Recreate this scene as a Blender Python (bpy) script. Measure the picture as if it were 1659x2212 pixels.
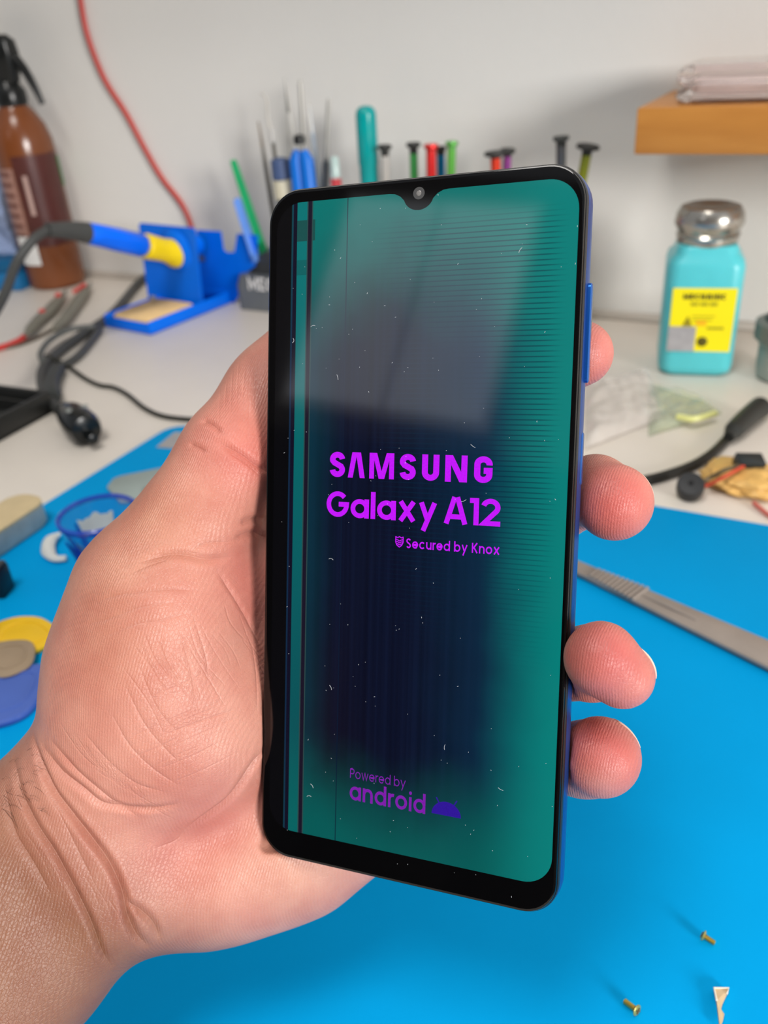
import bpy, bmesh, math, random
import numpy as np
from mathutils import Vector, Matrix, noise
from mathutils.bvhtree import BVHTree
from mathutils.kdtree import KDTree

random.seed(7); rng = np.random.default_rng(7)
for o in list(bpy.data.objects): bpy.data.objects.remove(o)
SC = bpy.context.scene
COL = SC.collection

# ------------------------------------------------------------------ camera
PW, PH, FPX, CAMH = 1659.0, 2212.0, 1850.0, 0.255
DWN = np.array([240.0, 3184.0, 1850.0]); DWN /= np.linalg.norm(DWN)      # gravity seen from the camera (x right, y down, z forward)
XW = np.array([3900.0, 780.0, -1850.0]); XW -= DWN * (XW @ DWN); XW /= np.linalg.norm(XW)
ZW = -DWN; YW = np.cross(ZW, XW)
RW = np.stack([XW, YW, ZW])                                              # camera axes -> room axes
ORG = np.array([0, 0, CAMH])
def c2w(c): return np.asarray(c, float) @ RW.T + ORG
def w2c(p): return (np.asarray(p, float) - ORG) @ RW
def ray(u, v): return RW @ np.array([(u - PW / 2) / FPX, (v - PH / 2) / FPX, 1.0])
def at(u, v, depth): return Vector(ORG + ray(u, v) * depth)
def on_z(u, v, z=0.0):
    r = ray(u, v); return Vector(ORG + r * ((z - CAMH) / r[2]))
def on_y(u, v, y):
    r = ray(u, v); return Vector(ORG + r * (y / r[1]))
def on_plane(u, v, p, n):
    r = ray(u, v); n = np.array(n); return Vector(ORG + r * (((np.array(p) - ORG) @ n) / (r @ n)))
def hgt(p, v):
    c0 = w2c((p[0], p[1], 0)); zc = RW[2]; k = v - PH / 2
    return (FPX * c0[1] - k * c0[2]) / (k * zc[2] - FPX * zc[1])

cd = bpy.data.cameras.new('camera'); cam = bpy.data.objects.new('camera', cd); COL.objects.link(cam)
cd.sensor_fit = 'HORIZONTAL'; cd.sensor_width = 36.0; cd.lens = 36.0 * FPX / PW
cd.clip_start = 0.01; cd.clip_end = 30
M3 = np.stack([RW @ [1, 0, 0], RW @ [0, -1, 0], RW @ [0, 0, -1]], 1)
cam.matrix_world = Matrix.Translation(Vector(ORG)) @ Matrix(M3.tolist()).to_4x4()
cd.dof.use_dof = True; cd.dof.focus_distance = 0.192; cd.dof.aperture_fstop = cd.lens / 1.85
SC.camera = cam

# ------------------------------------------------------------------ light
SC.view_settings.view_transform = 'Standard'; SC.view_settings.look = 'None'
SC.view_settings.exposure = 0.0; SC.view_settings.gamma = 1.0; SC.view_settings.use_curve_mapping = False
wd = bpy.data.worlds.new('world'); SC.world = wd; wd.use_nodes = True
wd.node_tree.nodes['Background'].inputs[0].default_value = (0.93, 0.95, 1.0, 1)
wd.node_tree.nodes['Background'].inputs[1].default_value = 0.35
def area(name, loc, target, sx, sy, power, col):
    ld = bpy.data.lights.new(name, 'AREA'); ld.shape = 'RECTANGLE'; ld.size = sx; ld.size_y = sy
    ld.energy = power; ld.color = col
    o = bpy.data.objects.new(name, ld); COL.objects.link(o); o.location = loc
    o.rotation_euler = (Vector(target) - Vector(loc)).to_track_quat('-Z', 'Y').to_euler()
    return o
area('window_light', (3.05, -1.45, 0.92), (0, 0.3, 0.12), 1.0, 0.9, 134, (1.0, 0.97, 0.94))
area('ceiling_lamp', (-0.2, -0.5, 2.1), (0, 0.3, 0), 0.7, 0.7, 26, (1.0, 0.96, 0.91))

# ------------------------------------------------------------------ materials
def s2l(c):
    return tuple((x / 12.92 if x <= 0.04045 else ((x + 0.055) / 1.055) ** 2.4) for x in (v / 255.0 for v in c))
MATS = {}
def mat(name, rgb, rough=0.5, metal=0.0, vary=0.06, scale=40.0, bump=0.0, bscale=300.0, spec=0.5, trans=0.0,
        sss=0.0, alpha=1.0, coat=0.0, lin=False, ior=1.45):
    if name in MATS: return MATS[name]
    m = bpy.data.materials.new(name); m.use_nodes = True; MATS[name] = m
    nt = m.node_tree; b = nt.nodes['Principled BSDF']
    c = rgb if lin else s2l(rgb)
    tc = nt.nodes.new('ShaderNodeTexCoord'); nz = nt.nodes.new('ShaderNodeTexNoise')
    nz.inputs['Scale'].default_value = scale; nz.inputs['Detail'].default_value = 4
    nt.links.new(tc.outputs['Object'], nz.inputs['Vector'])
    rp = nt.nodes.new('ShaderNodeValToRGB')
    rp.color_ramp.elements[0].position = 0.3; rp.color_ramp.elements[1].position = 0.7
    rp.color_ramp.elements[0].color = (*[x * (1 - vary) for x in c], 1)
    rp.color_ramp.elements[1].color = (*[min(1, x * (1 + vary)) for x in c], 1)
    nt.links.new(nz.outputs['Fac'], rp.inputs['Fac']); nt.links.new(rp.outputs['Color'], b.inputs['Base Color'])
    b.inputs['Roughness'].default_value = rough; b.inputs['Metallic'].default_value = metal
    b.inputs['Specular IOR Level'].default_value = spec; b.inputs['Transmission Weight'].default_value = trans
    b.inputs['Alpha'].default_value = alpha; b.inputs['Coat Weight'].default_value = coat
    b.inputs['IOR'].default_value = ior
    if sss: b.inputs['Subsurface Weight'].default_value = sss; b.inputs['Subsurface Scale'].default_value = 0.004
    if bump:
        n2 = nt.nodes.new('ShaderNodeTexNoise'); n2.inputs['Scale'].default_value = bscale; n2.inputs['Detail'].default_value = 5
        nt.links.new(tc.outputs['Object'], n2.inputs['Vector'])
        bp = nt.nodes.new('ShaderNodeBump'); bp.inputs['Strength'].default_value = bump; bp.inputs['Distance'].default_value = 0.001
        nt.links.new(n2.outputs['Fac'], bp.inputs['Height']); nt.links.new(bp.outputs['Normal'], b.inputs['Normal'])
    return m
def wood(name, rgb, dark):
    m = mat(name, rgb, 0.45, bump=0.05); nt = m.node_tree
    w = nt.nodes.new('ShaderNodeTexNoise'); w.inputs['Scale'].default_value = 9; w.inputs['Detail'].default_value = 6
    mp = nt.nodes.new('ShaderNodeMapping'); mp.inputs['Scale'].default_value = (1, 8, 8)
    tc = [n for n in nt.nodes if n.type == 'TEX_COORD'][0]; rp = [n for n in nt.nodes if n.type == 'VALTORGB'][0]
    nt.links.new(tc.outputs['Object'], mp.inputs['Vector']); nt.links.new(mp.outputs['Vector'], w.inputs['Vector'])
    nt.links.new(w.outputs['Fac'], rp.inputs['Fac'])
    rp.color_ramp.elements[0].color = (*s2l(dark), 1); rp.color_ramp.elements[1].color = (*s2l(rgb), 1)
    return m

# ------------------------------------------------------------------ mesh helpers
def catmull(pts, n=8):
    P = [np.array(p, float) for p in pts]; P = [2 * P[0] - P[1]] + P + [2 * P[-1] - P[-2]]; out = []
    for i in range(1, len(P) - 2):
        for k in range(n):
            t = k / n
            out.append(0.5 * ((2 * P[i]) + (-P[i-1] + P[i+1]) * t + (2*P[i-1] - 5*P[i] + 4*P[i+1] - P[i+2]) * t*t + (-P[i-1] + 3*P[i] - 3*P[i+1] + P[i+2]) * t**3))
    out.append(P[-2]); return out
class MB:
    def __init__(s): s.v = []; s.f = []
    def add(s, vs, fs):
        k = len(s.v); s.v += [tuple(float(c) for c in v) for v in vs]; s.f += [tuple(i + k for i in f) for f in fs]; return s
    def rings(s, rings, close=True, cap0=True, cap1=True):
        n = len(rings[0]); vs = [p for r in rings for p in r]; fs = []
        for i in range(len(rings) - 1):
            for j in range(n if close else n - 1):
                a, b = i*n + j, i*n + (j+1) % n; fs.append((a, b, b + n, a + n))
        if cap0: fs.append(tuple(range(n - 1, -1, -1)))
        if cap1: fs.append(tuple((len(rings) - 1)*n + j for j in range(n)))
        return s.add(vs, fs)
    def tube(s, pts, r, n=12, cap=True, flat=1.0):
        P = [np.array(p, float) for p in pts]; R = r if hasattr(r, '__len__') else [r] * len(P); rings = []; up = None
        for i, p in enumerate(P):
            t = P[min(i+1, len(P)-1)] - P[max(i-1, 0)]; t /= (np.linalg.norm(t) + 1e-12)
            if up is None: up = np.array([0, 0, 1.0]) if abs(t[2]) < 0.9 else np.array([1.0, 0, 0])
            a = np.cross(t, up); a /= (np.linalg.norm(a) + 1e-12); b = np.cross(a, t); up = b
            rings.append([p + R[i] * (math.cos(q) * a + math.sin(q) * b * flat) for q in np.linspace(0, 2*math.pi, n, endpoint=False)])
        return s.rings(rings, True, cap, cap)
    def lathe(s, prof, n=28, c=(0, 0, 0), axis=None, cap0=True, cap1=True):
        q = Vector(axis).normalized().to_track_quat('Z', 'Y') if axis is not None else None; rings = []
        for r, z in prof:
            ring = []
            for k in range(n):
                a = 2*math.pi*k/n; p = Vector((r*math.cos(a), r*math.sin(a), z))
                if q: p = q @ p
                ring.append((p[0]+c[0], p[1]+c[1], p[2]+c[2]))
            rings.append(ring)
        return s.rings(rings, True, cap0, cap1)
    def loft(s, outline_fn, levels, cap0=True, cap1=True):
        return s.rings([[(x, y, z) for x, y in outline_fn(i)] for i, z in levels], True, cap0, cap1)
    def box(s, x0, x1, y0, y1, z0, z1):
        vs = [(x, y, z) for z in (z0, z1) for x, y in ((x0, y0), (x1, y0), (x1, y1), (x0, y1))]
        return s.add(vs, [(3, 2, 1, 0), (4, 5, 6, 7), (0, 1, 5, 4), (1, 2, 6, 5), (2, 3, 7, 6), (3, 0, 4, 7)])
    def prism(s, poly, z0, z1):
        n = len(poly)
        return s.rings([[(x, y, z0) for x, y in poly], [(x, y, z1) for x, y in poly]])
    def grid(s, fn, nu, nv):
        vs = [fn(i/nu, j/nv) for j in range(nv+1) for i in range(nu+1)]
        return s.add(vs, [(j*(nu+1)+i, j*(nu+1)+i+1, (j+1)*(nu+1)+i+1, (j+1)*(nu+1)+i) for j in range(nv) for i in range(nu)])
    def mesh(s, name, m, smooth=True, bevel=0, fix=True):
        me = bpy.data.meshes.new(name); me.from_pydata(s.v, [], s.f)
        if fix or bevel:
            bm = bmesh.new(); bm.from_mesh(me)
            if fix: bmesh.ops.recalc_face_normals(bm, faces=bm.faces)
            if bevel:
                es = [e for e in bm.edges if len(e.link_faces) == 2 and e.calc_face_angle(0) > 0.6]
                bmesh.ops.bevel(bm, geom=es, offset=bevel, segments=2, affect='EDGES', profile=0.5)
            bm.to_mesh(me); bm.free()
        if m: me.materials.append(m)
        if smooth:
            me.shade_smooth() if hasattr(me, 'shade_smooth') else None
            me.set_sharp_from_angle(angle=math.radians(42))
        me.update(); return me
    def build(s, name, m, parent=None, loc=None, rot=None, **kw):
        o = bpy.data.objects.new(name, s.mesh(name, m, **kw)); COL.objects.link(o)
        if parent: o.parent = parent
        if loc is not None: o.location = loc
        if rot is not None: o.rotation_euler = rot
        return o
def rrect(w, h, r, n=6, cx=0, cy=0):
    out = []
    for sx, sy, a0 in ((1, 1, 0), (-1, 1, 90), (-1, -1, 180), (1, -1, 270)):
        for k in range(n + 1):
            a = math.radians(a0 + 90*k/n); out.append((cx + sx*(w/2 - r) + r*math.cos(a), cy + sy*(h/2 - r) + r*math.sin(a)))
    return out
def tag(o, label=None, cat=None, group=None, kind=None):
    for k, v in (('label', label), ('category', cat), ('group', group), ('kind', kind)):
        if v: o[k] = v
    return o
def thing(name, label, cat, loc=(0, 0, 0), rotz=0.0, group=None):
    o = bpy.data.objects.new(name, None); COL.objects.link(o); o.empty_display_size = 0.02
    o.location = loc; o.rotation_euler = (0, 0, rotz); return tag(o, label, cat, group)
def heading(a, b): return math.atan2(b[1] - a[1], b[0] - a[0])
def rel(pts, loc): return [tuple(Vector(p) - Vector(loc)) for p in pts]

# ------------------------------------------------------------------ stroke lettering
def arc(cx, cy, rx, ry, a0, a1, n=14):
    return [(cx + rx*math.cos(math.radians(a0 + (a1-a0)*k/n)), cy + ry*math.sin(math.radians(a0 + (a1-a0)*k/n))) for k in range(n+1)]
def glyph(ch, s):
    """strokes (centre lines) or filled polygons of one letter, cap height 1; returns width, [(closed, pts)], [polys]"""
    h = s/2; x = 0.74; t = 1 - h; tx = x - h; r = (x - s)/2; w = x*0.98; L = []; P = []
    bowl = (True, arc(h + r, x/2, r, r, 0, 352, 28))
    def ln(*p): L.append((False, list(p)))
    if ch == 'a': L.append(bowl); ln((2*r + h, 0), (2*r + h, x)); wd = 2*r + s
    elif ch == 'd': L.append(bowl); ln((2*r + h, 0), (2*r + h, 1.04)); wd = 2*r + s
    elif ch == 'b': L.append(bowl); ln((h, 0), (h, 1.04)); wd = 2*r + s
    elif ch == 'o': L.append(bowl); wd = 2*r + s
    elif ch == 'c': L.append((False, arc(h + r, x/2, r, r, 45, 315, 24))); wd = 2*r + s*0.8
    elif ch == 'e': L.append((False, [(h, x/2), (h + 2*r, x/2)] + arc(h + r, x/2, r, r, 0, 318, 28))); wd = 2*r + s
    elif ch == 'n': ln((h, 0), (h, x)); L.append((False, arc(h + r*0.85, tx - r*0.85, r*0.85, r*0.85, 180, 0) + [(h + 1.7*r, 0)])); wd = 1.7*r + s
    elif ch == 'u': ln((h + 1.7*r, 0), (h + 1.7*r, x)); L.append((False, [(h, x)] + arc(h + r*0.85, h + r*0.85, r*0.85, r*0.85, 180, 360) + [(h + 1.7*r, x)])); wd = 1.7*r + s
    elif ch == 'r': ln((h, 0), (h, x)); L.append((False, arc(h + r*0.8, tx - r*0.8, r*0.8, r*0.8, 180, 75))); wd = r*0.85 + s*0.6
    elif ch == 'i': ln((h, 0), (h, x)); P.append(arc(h, 0.95, h*1.15, h*1.15, 0, 345, 12)); wd = s
    elif ch == 'l': ln((h, 0), (h, 1.04)); wd = s
    elif ch == 'x': ln((h*1.2, 0), (w - h*1.2, x)); ln((h*1.2, x), (w - h*1.2, 0)); wd = w
    elif ch == 'y': ln((h*1.2, x), (w/2, 0.06)); ln((w - h*1.2, x), (w*0.27, -0.33)); wd = w
    elif ch == 'w': ln((h, x), (0.27, 0), (0.48, x), (0.69, 0), (0.96 - h, x)); wd = 0.96
    elif ch == 'G': L.append((False, arc(0.46, 0.5, 0.46 - h, 0.5 - h, 42, 360, 30) + [(0.5, 0.5)])); wd = 0.92
    elif ch == 'A': ln((h, 0), (0.44 - h*.55, 1.0)); ln((0.88 - h, 0), (0.44 + h*.55, 1.0)); ln((0.22, 0.27), (0.66, 0.27)); wd = 0.88
    elif ch == '1': ln((0.0, t), (0.33 - h, t), (0.33 - h, 0)); wd = 0.33
    elif ch == '2': L.append((False, arc(0.35, 0.68, 0.35 - h, 0.32 - h, 165, -35, 16) + [(h*1.3, h), (0.71, h)])); wd = 0.71
    elif ch == 'S': L.append((False, arc(0.31, 0.74, 0.29 - h, 0.26 - h, 25, 200, 12) + [(0.12 + h*0.6, 0.6), (0.5 - h*0.6, 0.42)] + arc(0.31, 0.26, 0.29 - h, 0.26 - h, 20, -155, 12))); wd = 0.62
    elif ch == 'K': ln((h, 0), (h, 1)); ln((0.68 - h, 1), (h + 0.05, 0.42)); ln((0.24, 0.55), (0.7 - h, 0)); wd = 0.7
    elif ch == 'P': ln((h, 0), (h, t)); L.append((False, [(h, t), (0.33, t)] + arc(0.33, 0.7, 0.29 - h, 0.3 - h, 90, -90, 12) + [(h, 0.4 + h)])); wd = 0.62
    elif ch == 'M': ln((h, 0), (h, t), (0.45, 0.25), (0.9 - h, t), (0.9 - h, 0)); wd = 0.9
    elif ch == 'E': ln((0.55, t), (h, t), (h, h), (0.55, h)); ln((h, 0.5), (0.5, 0.5)); wd = 0.57
    elif ch == 'C': L.append((False, arc(0.4, 0.5, 0.4 - h, 0.5 - h, 50, 310, 24))); wd = 0.72
    elif ch == 'H': ln((h, 0), (h, 1)); ln((0.7 - h, 0), (0.7 - h, 1)); ln((h, 0.5), (0.7 - h, 0.5)); wd = 0.7
    elif ch == 'N': ln((h, 0), (h, t), (0.7 - h, h), (0.7 - h, 1)); wd = 0.7
    elif ch == 'I': ln((h, 0), (h, 1)); wd = s
    else: wd = 0.3
    return wd, L, P
def ribbon(mb, pts, s, z, closed=False, tr=lambda p: p):
    P = [np.array(p, float) for p in pts]; n = len(P); A = []; B = []
    for i in range(n):
        p0 = P[i-1] if (i > 0 or closed) else None; p1 = P[(i+1) % n] if (i < n-1 or closed) else None
        d0 = (P[i] - p0) if p0 is not None else (p1 - P[i]); d1 = (p1 - P[i]) if p1 is not None else d0
        d0 = d0/(np.linalg.norm(d0)+1e-9); d1 = d1/(np.linalg.norm(d1)+1e-9)
        n0 = np.array([-d0[1], d0[0]]); n1 = np.array([-d1[1], d1[0]]); m = n0 + n1; m /= (np.linalg.norm(m)+1e-9)
        k = s/2/max(0.42, m @ n1); A.append(P[i] + m*k); B.append(P[i] - m*k)
    vs = [(*tr(p), z) for p in A] + [(*tr(p), z) for p in B]
    fs = [(i, i+n, (i+1) % n + n, (i+1) % n) for i in range(n if closed else n-1)]
    mb.add(vs, fs)
def write(mb, text, s, x0, x1, y0, cap, z, gap=0.09):
    """letters from x0 to x1 with baseline y0; heavy letters of the big title have their own polygons"""
    items = []; cx = 0
    for ch in text:
        if ch == ' ': cx += 0.17 if s > .18 else 0.36; continue
        wd, L, P = glyph(ch, s); items.append((cx, L, P)); cx += wd + gap
    sx = (x1 - x0)/(cx - gap)
    for ox, L, P in items:
        tr = lambda p: (x0 + (ox + p[0])*sx, y0 + p[1]*cap)
        for cl, pts in L: ribbon(mb, pts, s, z, cl, tr)
        for pl in P: mb.add([(*tr(p), z) for p in pl], [tuple(range(len(pl)))])
def write_title(mb, x0, x1, y0, cap, z):
    S = arc(.325, .7, .2, .185, 5, 195, 14) + [(.2, .57), (.47, .43)] + arc(.325, .3, .2, .185, 15, -175, 14)
    U = [(.125, 1), (.125, .34)] + arc(.34, .33, .215, .21, 180, 360, 14) + [(.555, 1)]
    G = arc(.345, .69, .22, .19, -8, 180, 14) + arc(.345, .31, .22, .19, 180, 360, 14) + [(.565, .46), (.36, .46)]
    A = [(0, 0), (.2, 0), (.345, .84), (.49, 0), (.69, 0), (.52, 1), (.17, 1)]
    Mm = [(0, 0), (.19, 0), (.19, .72), (.38, 0), (.6, 0), (.79, .72), (.79, 0), (.98, 0), (.98, 1), (.68, 1), (.49, .3), (.3, 1), (0, 1)]
    N = [(0, 0), (.22, 0), (.22, .64), (.54, 0), (.82, 0), (.82, 1), (.6, 1), (.6, .38), (.28, 1), (0, 1)]
    sx = (x1 - x0)/6.33
    for ox, kind, g in ((0, 0, S), (.76, 1, A), (1.63, 1, Mm), (2.82, 0, S), (3.68, 0, U), (4.57, 1, N), (5.63, 0, G)):
        tr = lambda p: (x0 + (ox + p[0])*sx, y0 + p[1]*cap)
        if kind: mb.add([(*tr(p), z) for p in g], [tuple(range(len(g)))])
        else: ribbon(mb, g, .225, z, False, tr)

# ------------------------------------------------------------------ node arithmetic for the display picture
class Ex:
    nt = None
    def __init__(s, sock): s.s = sock
    @staticmethod
    def op(o, *a):
        n = Ex.nt.nodes.new('ShaderNodeMath'); n.operation = o
        for i, v in enumerate(a):
            if isinstance(v, Ex): Ex.nt.links.new(v.s, n.inputs[i])
            else: n.inputs[i].default_value = v
        return Ex(n.outputs[0])
    def __add__(s, o): return Ex.op('ADD', s, o)
    def __sub__(s, o): return Ex.op('SUBTRACT', s, o)
    def __rsub__(s, o): return Ex.op('SUBTRACT', o, s)
    def __mul__(s, o): return Ex.op('MULTIPLY', s, o)
    __radd__ = __add__; __rmul__ = __mul__
def sstep(x, a, b):
    n = Ex.nt.nodes.new('ShaderNodeMapRange'); n.interpolation_type = 'SMOOTHSTEP'
    Ex.nt.links.new(x.s, n.inputs['Value']); n.inputs['From Min'].default_value = a; n.inputs['From Max'].default_value = b
    return Ex(n.outputs['Result'])
def band(x, a, b, e=0.05): return sstep(x, a - e, a + e) * (1.0 - sstep(x, b - e, b + e))
def mixc(f, a, b):
    n = Ex.nt.nodes.new('ShaderNodeMix'); n.data_type = 'RGBA'
    if isinstance(f, Ex): Ex.nt.links.new(f.s, n.inputs[0])
    else: n.inputs[0].default_value = f
    for k, v in ((6, a), (7, b)):
        if isinstance(v, tuple): n.inputs[k].default_value = (*v, 1)
        else: Ex.nt.links.new(v, n.inputs[k])
    return n.outputs[2]
def display_mat():
    m = bpy.data.materials.new('display_glass'); m.use_nodes = True; nt = m.node_tree; Ex.nt = nt
    b = nt.nodes['Principled BSDF']; b.inputs['Base Color'].default_value = (0.002, 0.002, 0.003, 1); b.inputs['Roughness'].default_value = 0.06; b.inputs['Specular IOR Level'].default_value = 0.75
    tc = nt.nodes.new('ShaderNodeTexCoord'); sp = nt.nodes.new('ShaderNodeSeparateXYZ'); nt.links.new(tc.outputs['Object'], sp.inputs[0])
    x = Ex(sp.outputs[0]) * 1000.0; y = Ex(sp.outputs[1]) * 1000.0
    def nse(sx, sy, scale, detail=3):
        c = nt.nodes.new('ShaderNodeCombineXYZ'); nt.links.new((x * sx).s, c.inputs[0]); nt.links.new((y * sy).s, c.inputs[1])
        n = nt.nodes.new('ShaderNodeTexNoise'); n.inputs['Scale'].default_value = scale; n.inputs['Detail'].default_value = detail
        nt.links.new(c.outputs[0], n.inputs['Vector']); return Ex(n.outputs['Fac'])
    streak = sstep(nse(1, 0.004, 0.55, 4), 0.32, 0.68)
    wob = (nse(1, 1, 0.06) - 0.5) * 8.0
    up = sstep(y, -30.0, 60.0)
    gR = sstep(x + wob * 0.6 + up * 2.0, 17.0, 36.5); gR2 = sstep(x + wob + up * 10.0, -2.0, 34.0)
    gT = sstep(y + wob * 1.6 + Ex.op('ABSOLUTE', x + 4.0) * 0.35, 46.0, 84.0); gB = 1.0 - sstep(y + wob * 1.3 - Ex.op('ABSOLUTE', x + 2.0) * 0.22, -79.0, -50.0)
    gL = 1.0 - sstep(x + wob * 0.5 - up * 2.0, -30.0, -17.0)
    fine = Ex.op('SINE', y * (2 * math.pi / 1.12))
    lines = sstep(fine, 0.45, 0.95) * sstep(x, -14.0, 8.0) * sstep(y, -34.0, 22.0) * (1.0 - sstep(x, 29.0, 35.0)) * (1.0 - sstep(y, 68.0, 75.0))
    colL = nt.nodes.new('ShaderNodeRGB')
    c = mixc(streak, s2l((1, 6, 28)), s2l((6, 16, 42)))
    c = mixc((1.0 - sstep(x, -25.0, -2.0)) * (1.0 - sstep(y, -50.0, -5.0)) * 0.7, c, s2l((16, 9, 24)))
    c = mixc(gR2 * 0.75, c, s2l((0, 50, 78)))
    c = mixc(gL * 0.6, c, s2l((0, 62, 76)))
    c = mixc(gB, c, s2l((0, 88, 84)))
    c = mixc(gT, c, s2l((0, 112, 106)))
    c = mixc(gR, c, s2l((0, 124, 118)))
    c = mixc(lines * 0.6, c, s2l((0, 34, 58)))
    c = mixc(band(x, -29.6, -26.6, .1) * sstep(y, -72.0, 70.0) * 0.5 + band(x, -29.6, -26.6, .1) * 0.35, c, s2l((0, 112, 112)))
    c = mixc(band(x, -29.6, -24.9) * band(y, 69.3, 74.1) * 0.75, c, s2l((24, 60, 56)))
    c = mixc(band(x, -29.6, -26.9) * band(y, 61.5, 65.0) * 0.4, c, s2l((12, 60, 60)))
    c = mixc(band(x, -30.6, -29.6), c, s2l((10, 8, 30)))
    c = mixc(band(x, -26.75, -25.75), c, s2l((22, 16, 34)))
    c = mixc(band(x, -27.0, -26.75) + band(x, -25.75, -25.5), c, s2l((44, 70, 70)))
    c = mixc(band(x, -16.75, -16.5) * 0.8, c, s2l((4, 22, 46)))
    c = mixc(band(x, -31.0, -30.6) * 0.8, c, s2l((14, 34, 66)))
    c = mixc(1.0 - sstep(x, -31.1, -30.9), c, (0.0, 0.0, 0.0))
    nt.links.new(c, b.inputs['Emission Color']); b.inputs['Emission Strength'].default_value = 1.0
    return m
def glow_mat(name, rgb, k=1.0):
    m = mat(name, rgb, 0.06, vary=0.1, scale=2500); nt = m.node_tree; b = nt.nodes['Principled BSDF']
    rp = [n for n in nt.nodes if n.type == 'VALTORGB'][0]
    nt.links.new(rp.outputs['Color'], b.inputs['Emission Color']); b.inputs['Emission Strength'].default_value = k
    for l in list(nt.links):
        if l.to_socket == b.inputs['Base Color']: nt.links.remove(l)
    b.inputs['Base Color'].default_value = (0.002, 0.002, 0.003, 1); return m

# ------------------------------------------------------------------ setting: wall, desk, mat
YWALL = on_z(1370, 690).y
m_wall = mat('wall_paint', (228, 226, 221), 0.85, vary=0.02, scale=6, bump=0.25, bscale=160)
m_desk = mat('desk_laminate', (230, 222, 211), 0.42, vary=0.03, scale=12, bump=0.03, bscale=400)
m_mat = mat('mat_silicone', (0, 158, 224), 0.7, vary=0.03, scale=14, bump=0.06, bscale=1500, spec=0.05)
m_matgrey = mat('mat_grey_patch', (150, 148, 148), 0.5)
m_trim = mat('wall_trim', (196, 189, 180), 0.6)
wl = MB().box(-2.4, 2.0, YWALL, YWALL + 0.1, -0.75, 2.4).build('wall_back', m_wall); tag(wl, kind='structure')
fl = MB().box(-2.4, 2.4, -2.6, YWALL + 0.1, -0.8, -0.75).build('floor', mat('floor_laminate', (120, 98, 78), 0.5, vary=0.15, scale=8)); tag(fl, kind='structure')
st = MB().box(-1.3, 1.2, YWALL - 0.006, YWALL, 0.0, 0.007).build('baseboard_desk', m_trim, bevel=0.001); tag(st, kind='structure')
rw_ = MB().box(-2.4, 2.4, -2.45, -2.35, -0.75, 2.4).build('wall_rear', mat('dimmed_rear_wall', (96, 90, 86), .85, vary=.03, scale=6, bump=.2, bscale=160)); tag(rw_, kind='structure')  # unseen wall added for the phone glass to mirror, darkened to thin that reflection
m_door = mat('added_dark_door', (24, 21, 20), 0.6, vary=.15)
dr = MB().box(-0.86, 0.12, -2.349, -2.31, -0.75, 1.2).build('added_door_1', m_door, bevel=.004); tag(dr, kind='structure')  # unseen dark door added so the lower screen mirrors something dark
for pz in (-.55, .25):
    for pxx in (-.80, -.34): MB().box(pxx, pxx + .38, -2.309, -2.295, pz, pz + .7).build('added_door_panel', m_door, dr, bevel=.01)
dr2 = MB().box(-1.86, -0.865, -2.349, -2.31, -0.75, 1.2).build('added_door_2', m_door, bevel=.004); tag(dr2, kind='structure')  # second unseen leaf added to widen the dark reflection
for pz in (-.55, .25):
    for pxx in (-1.80, -1.33): MB().box(pxx, pxx + .38, -2.309, -2.295, pz, pz + .7).build('added_door_panel', m_door, dr2, bevel=.01)
MB().lathe([(.012, 0), (.012, .03), (.028, .035), (.03, .05), (.02, .058)], 18, (.06, -2.309, .2), (0, 1, 0)).build('added_door_handle', mat('added_door_knob', (180, 170, 150), .3, metal=.8), dr)
wn = MB().box(-1.42, -0.62, -2.349, -2.335, 1.30, 2.28).build('added_window', mat('added_window_frame', (225, 222, 216), .5), bevel=.003); tag(wn, kind='structure')  # unseen window added to give the phone glass a bright reflection
m_glow = mat('added_window_glow', (205, 208, 214), .3, vary=.08, scale=3); _b = m_glow.node_tree.nodes['Principled BSDF']
m_glow.node_tree.links.new([n for n in m_glow.node_tree.nodes if n.type == 'VALTORGB'][0].outputs[0], _b.inputs['Emission Color']); _b.inputs['Emission Strength'].default_value = 1.35  # panes glow only to feed that added reflection
for wx in (-1.39, -1.01): MB().box(wx, wx + .36, -2.334, -2.33, 1.34, 2.24).build('glow_pane', m_glow, wn)
ub = MB().box(-1.35, 0.05, YWALL - .22, YWALL - .001, 0.50, 0.53).build('shade_board', m_trim, bevel=.002); tag(ub, kind='structure')  # unseen board added to shade the top of the wall
dk = thing('desk', 'white laminate desk top against the wall under the blue mat', 'desk', (0, 0.2, -0.75))
MB().box(-1.3, 1.2, -0.62, YWALL - 0.204, 0.722, 0.75).build('desk_top', m_desk, dk, bevel=0.002)
for lx in (-1.22, 1.12):
    for ly in (-0.55, YWALL - 0.28): MB().box(lx - .025, lx + .025, ly - .025, ly + .025, 0, 0.722).build('leg', m_trim, dk, bevel=0.002)
MT = 0.003
mc = on_z(376, 914, MT)
mt = thing('work_mat', 'bright blue silicone repair mat lying under the hand', 'mat', (mc.x, mc.y, 0))
MB().loft(lambda i: rrect(0.62 - 2*i, 0.46 - 2*i, 0.016, 8, 0.31, -0.23), [(0, 0.0002), (0, MT - .0006), (.0006, MT)]).build('mat_sheet', m_mat, mt)
q = [on_z(u, v, MT) for u, v in ((338, 967), (377, 935), (470, 937), (452, 975))]
MB().prism([(p.x - mc.x, p.y - mc.y) for p in q], MT + .0001, MT + .0006).build('magnetic_patch', m_matgrey, mt)

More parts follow.
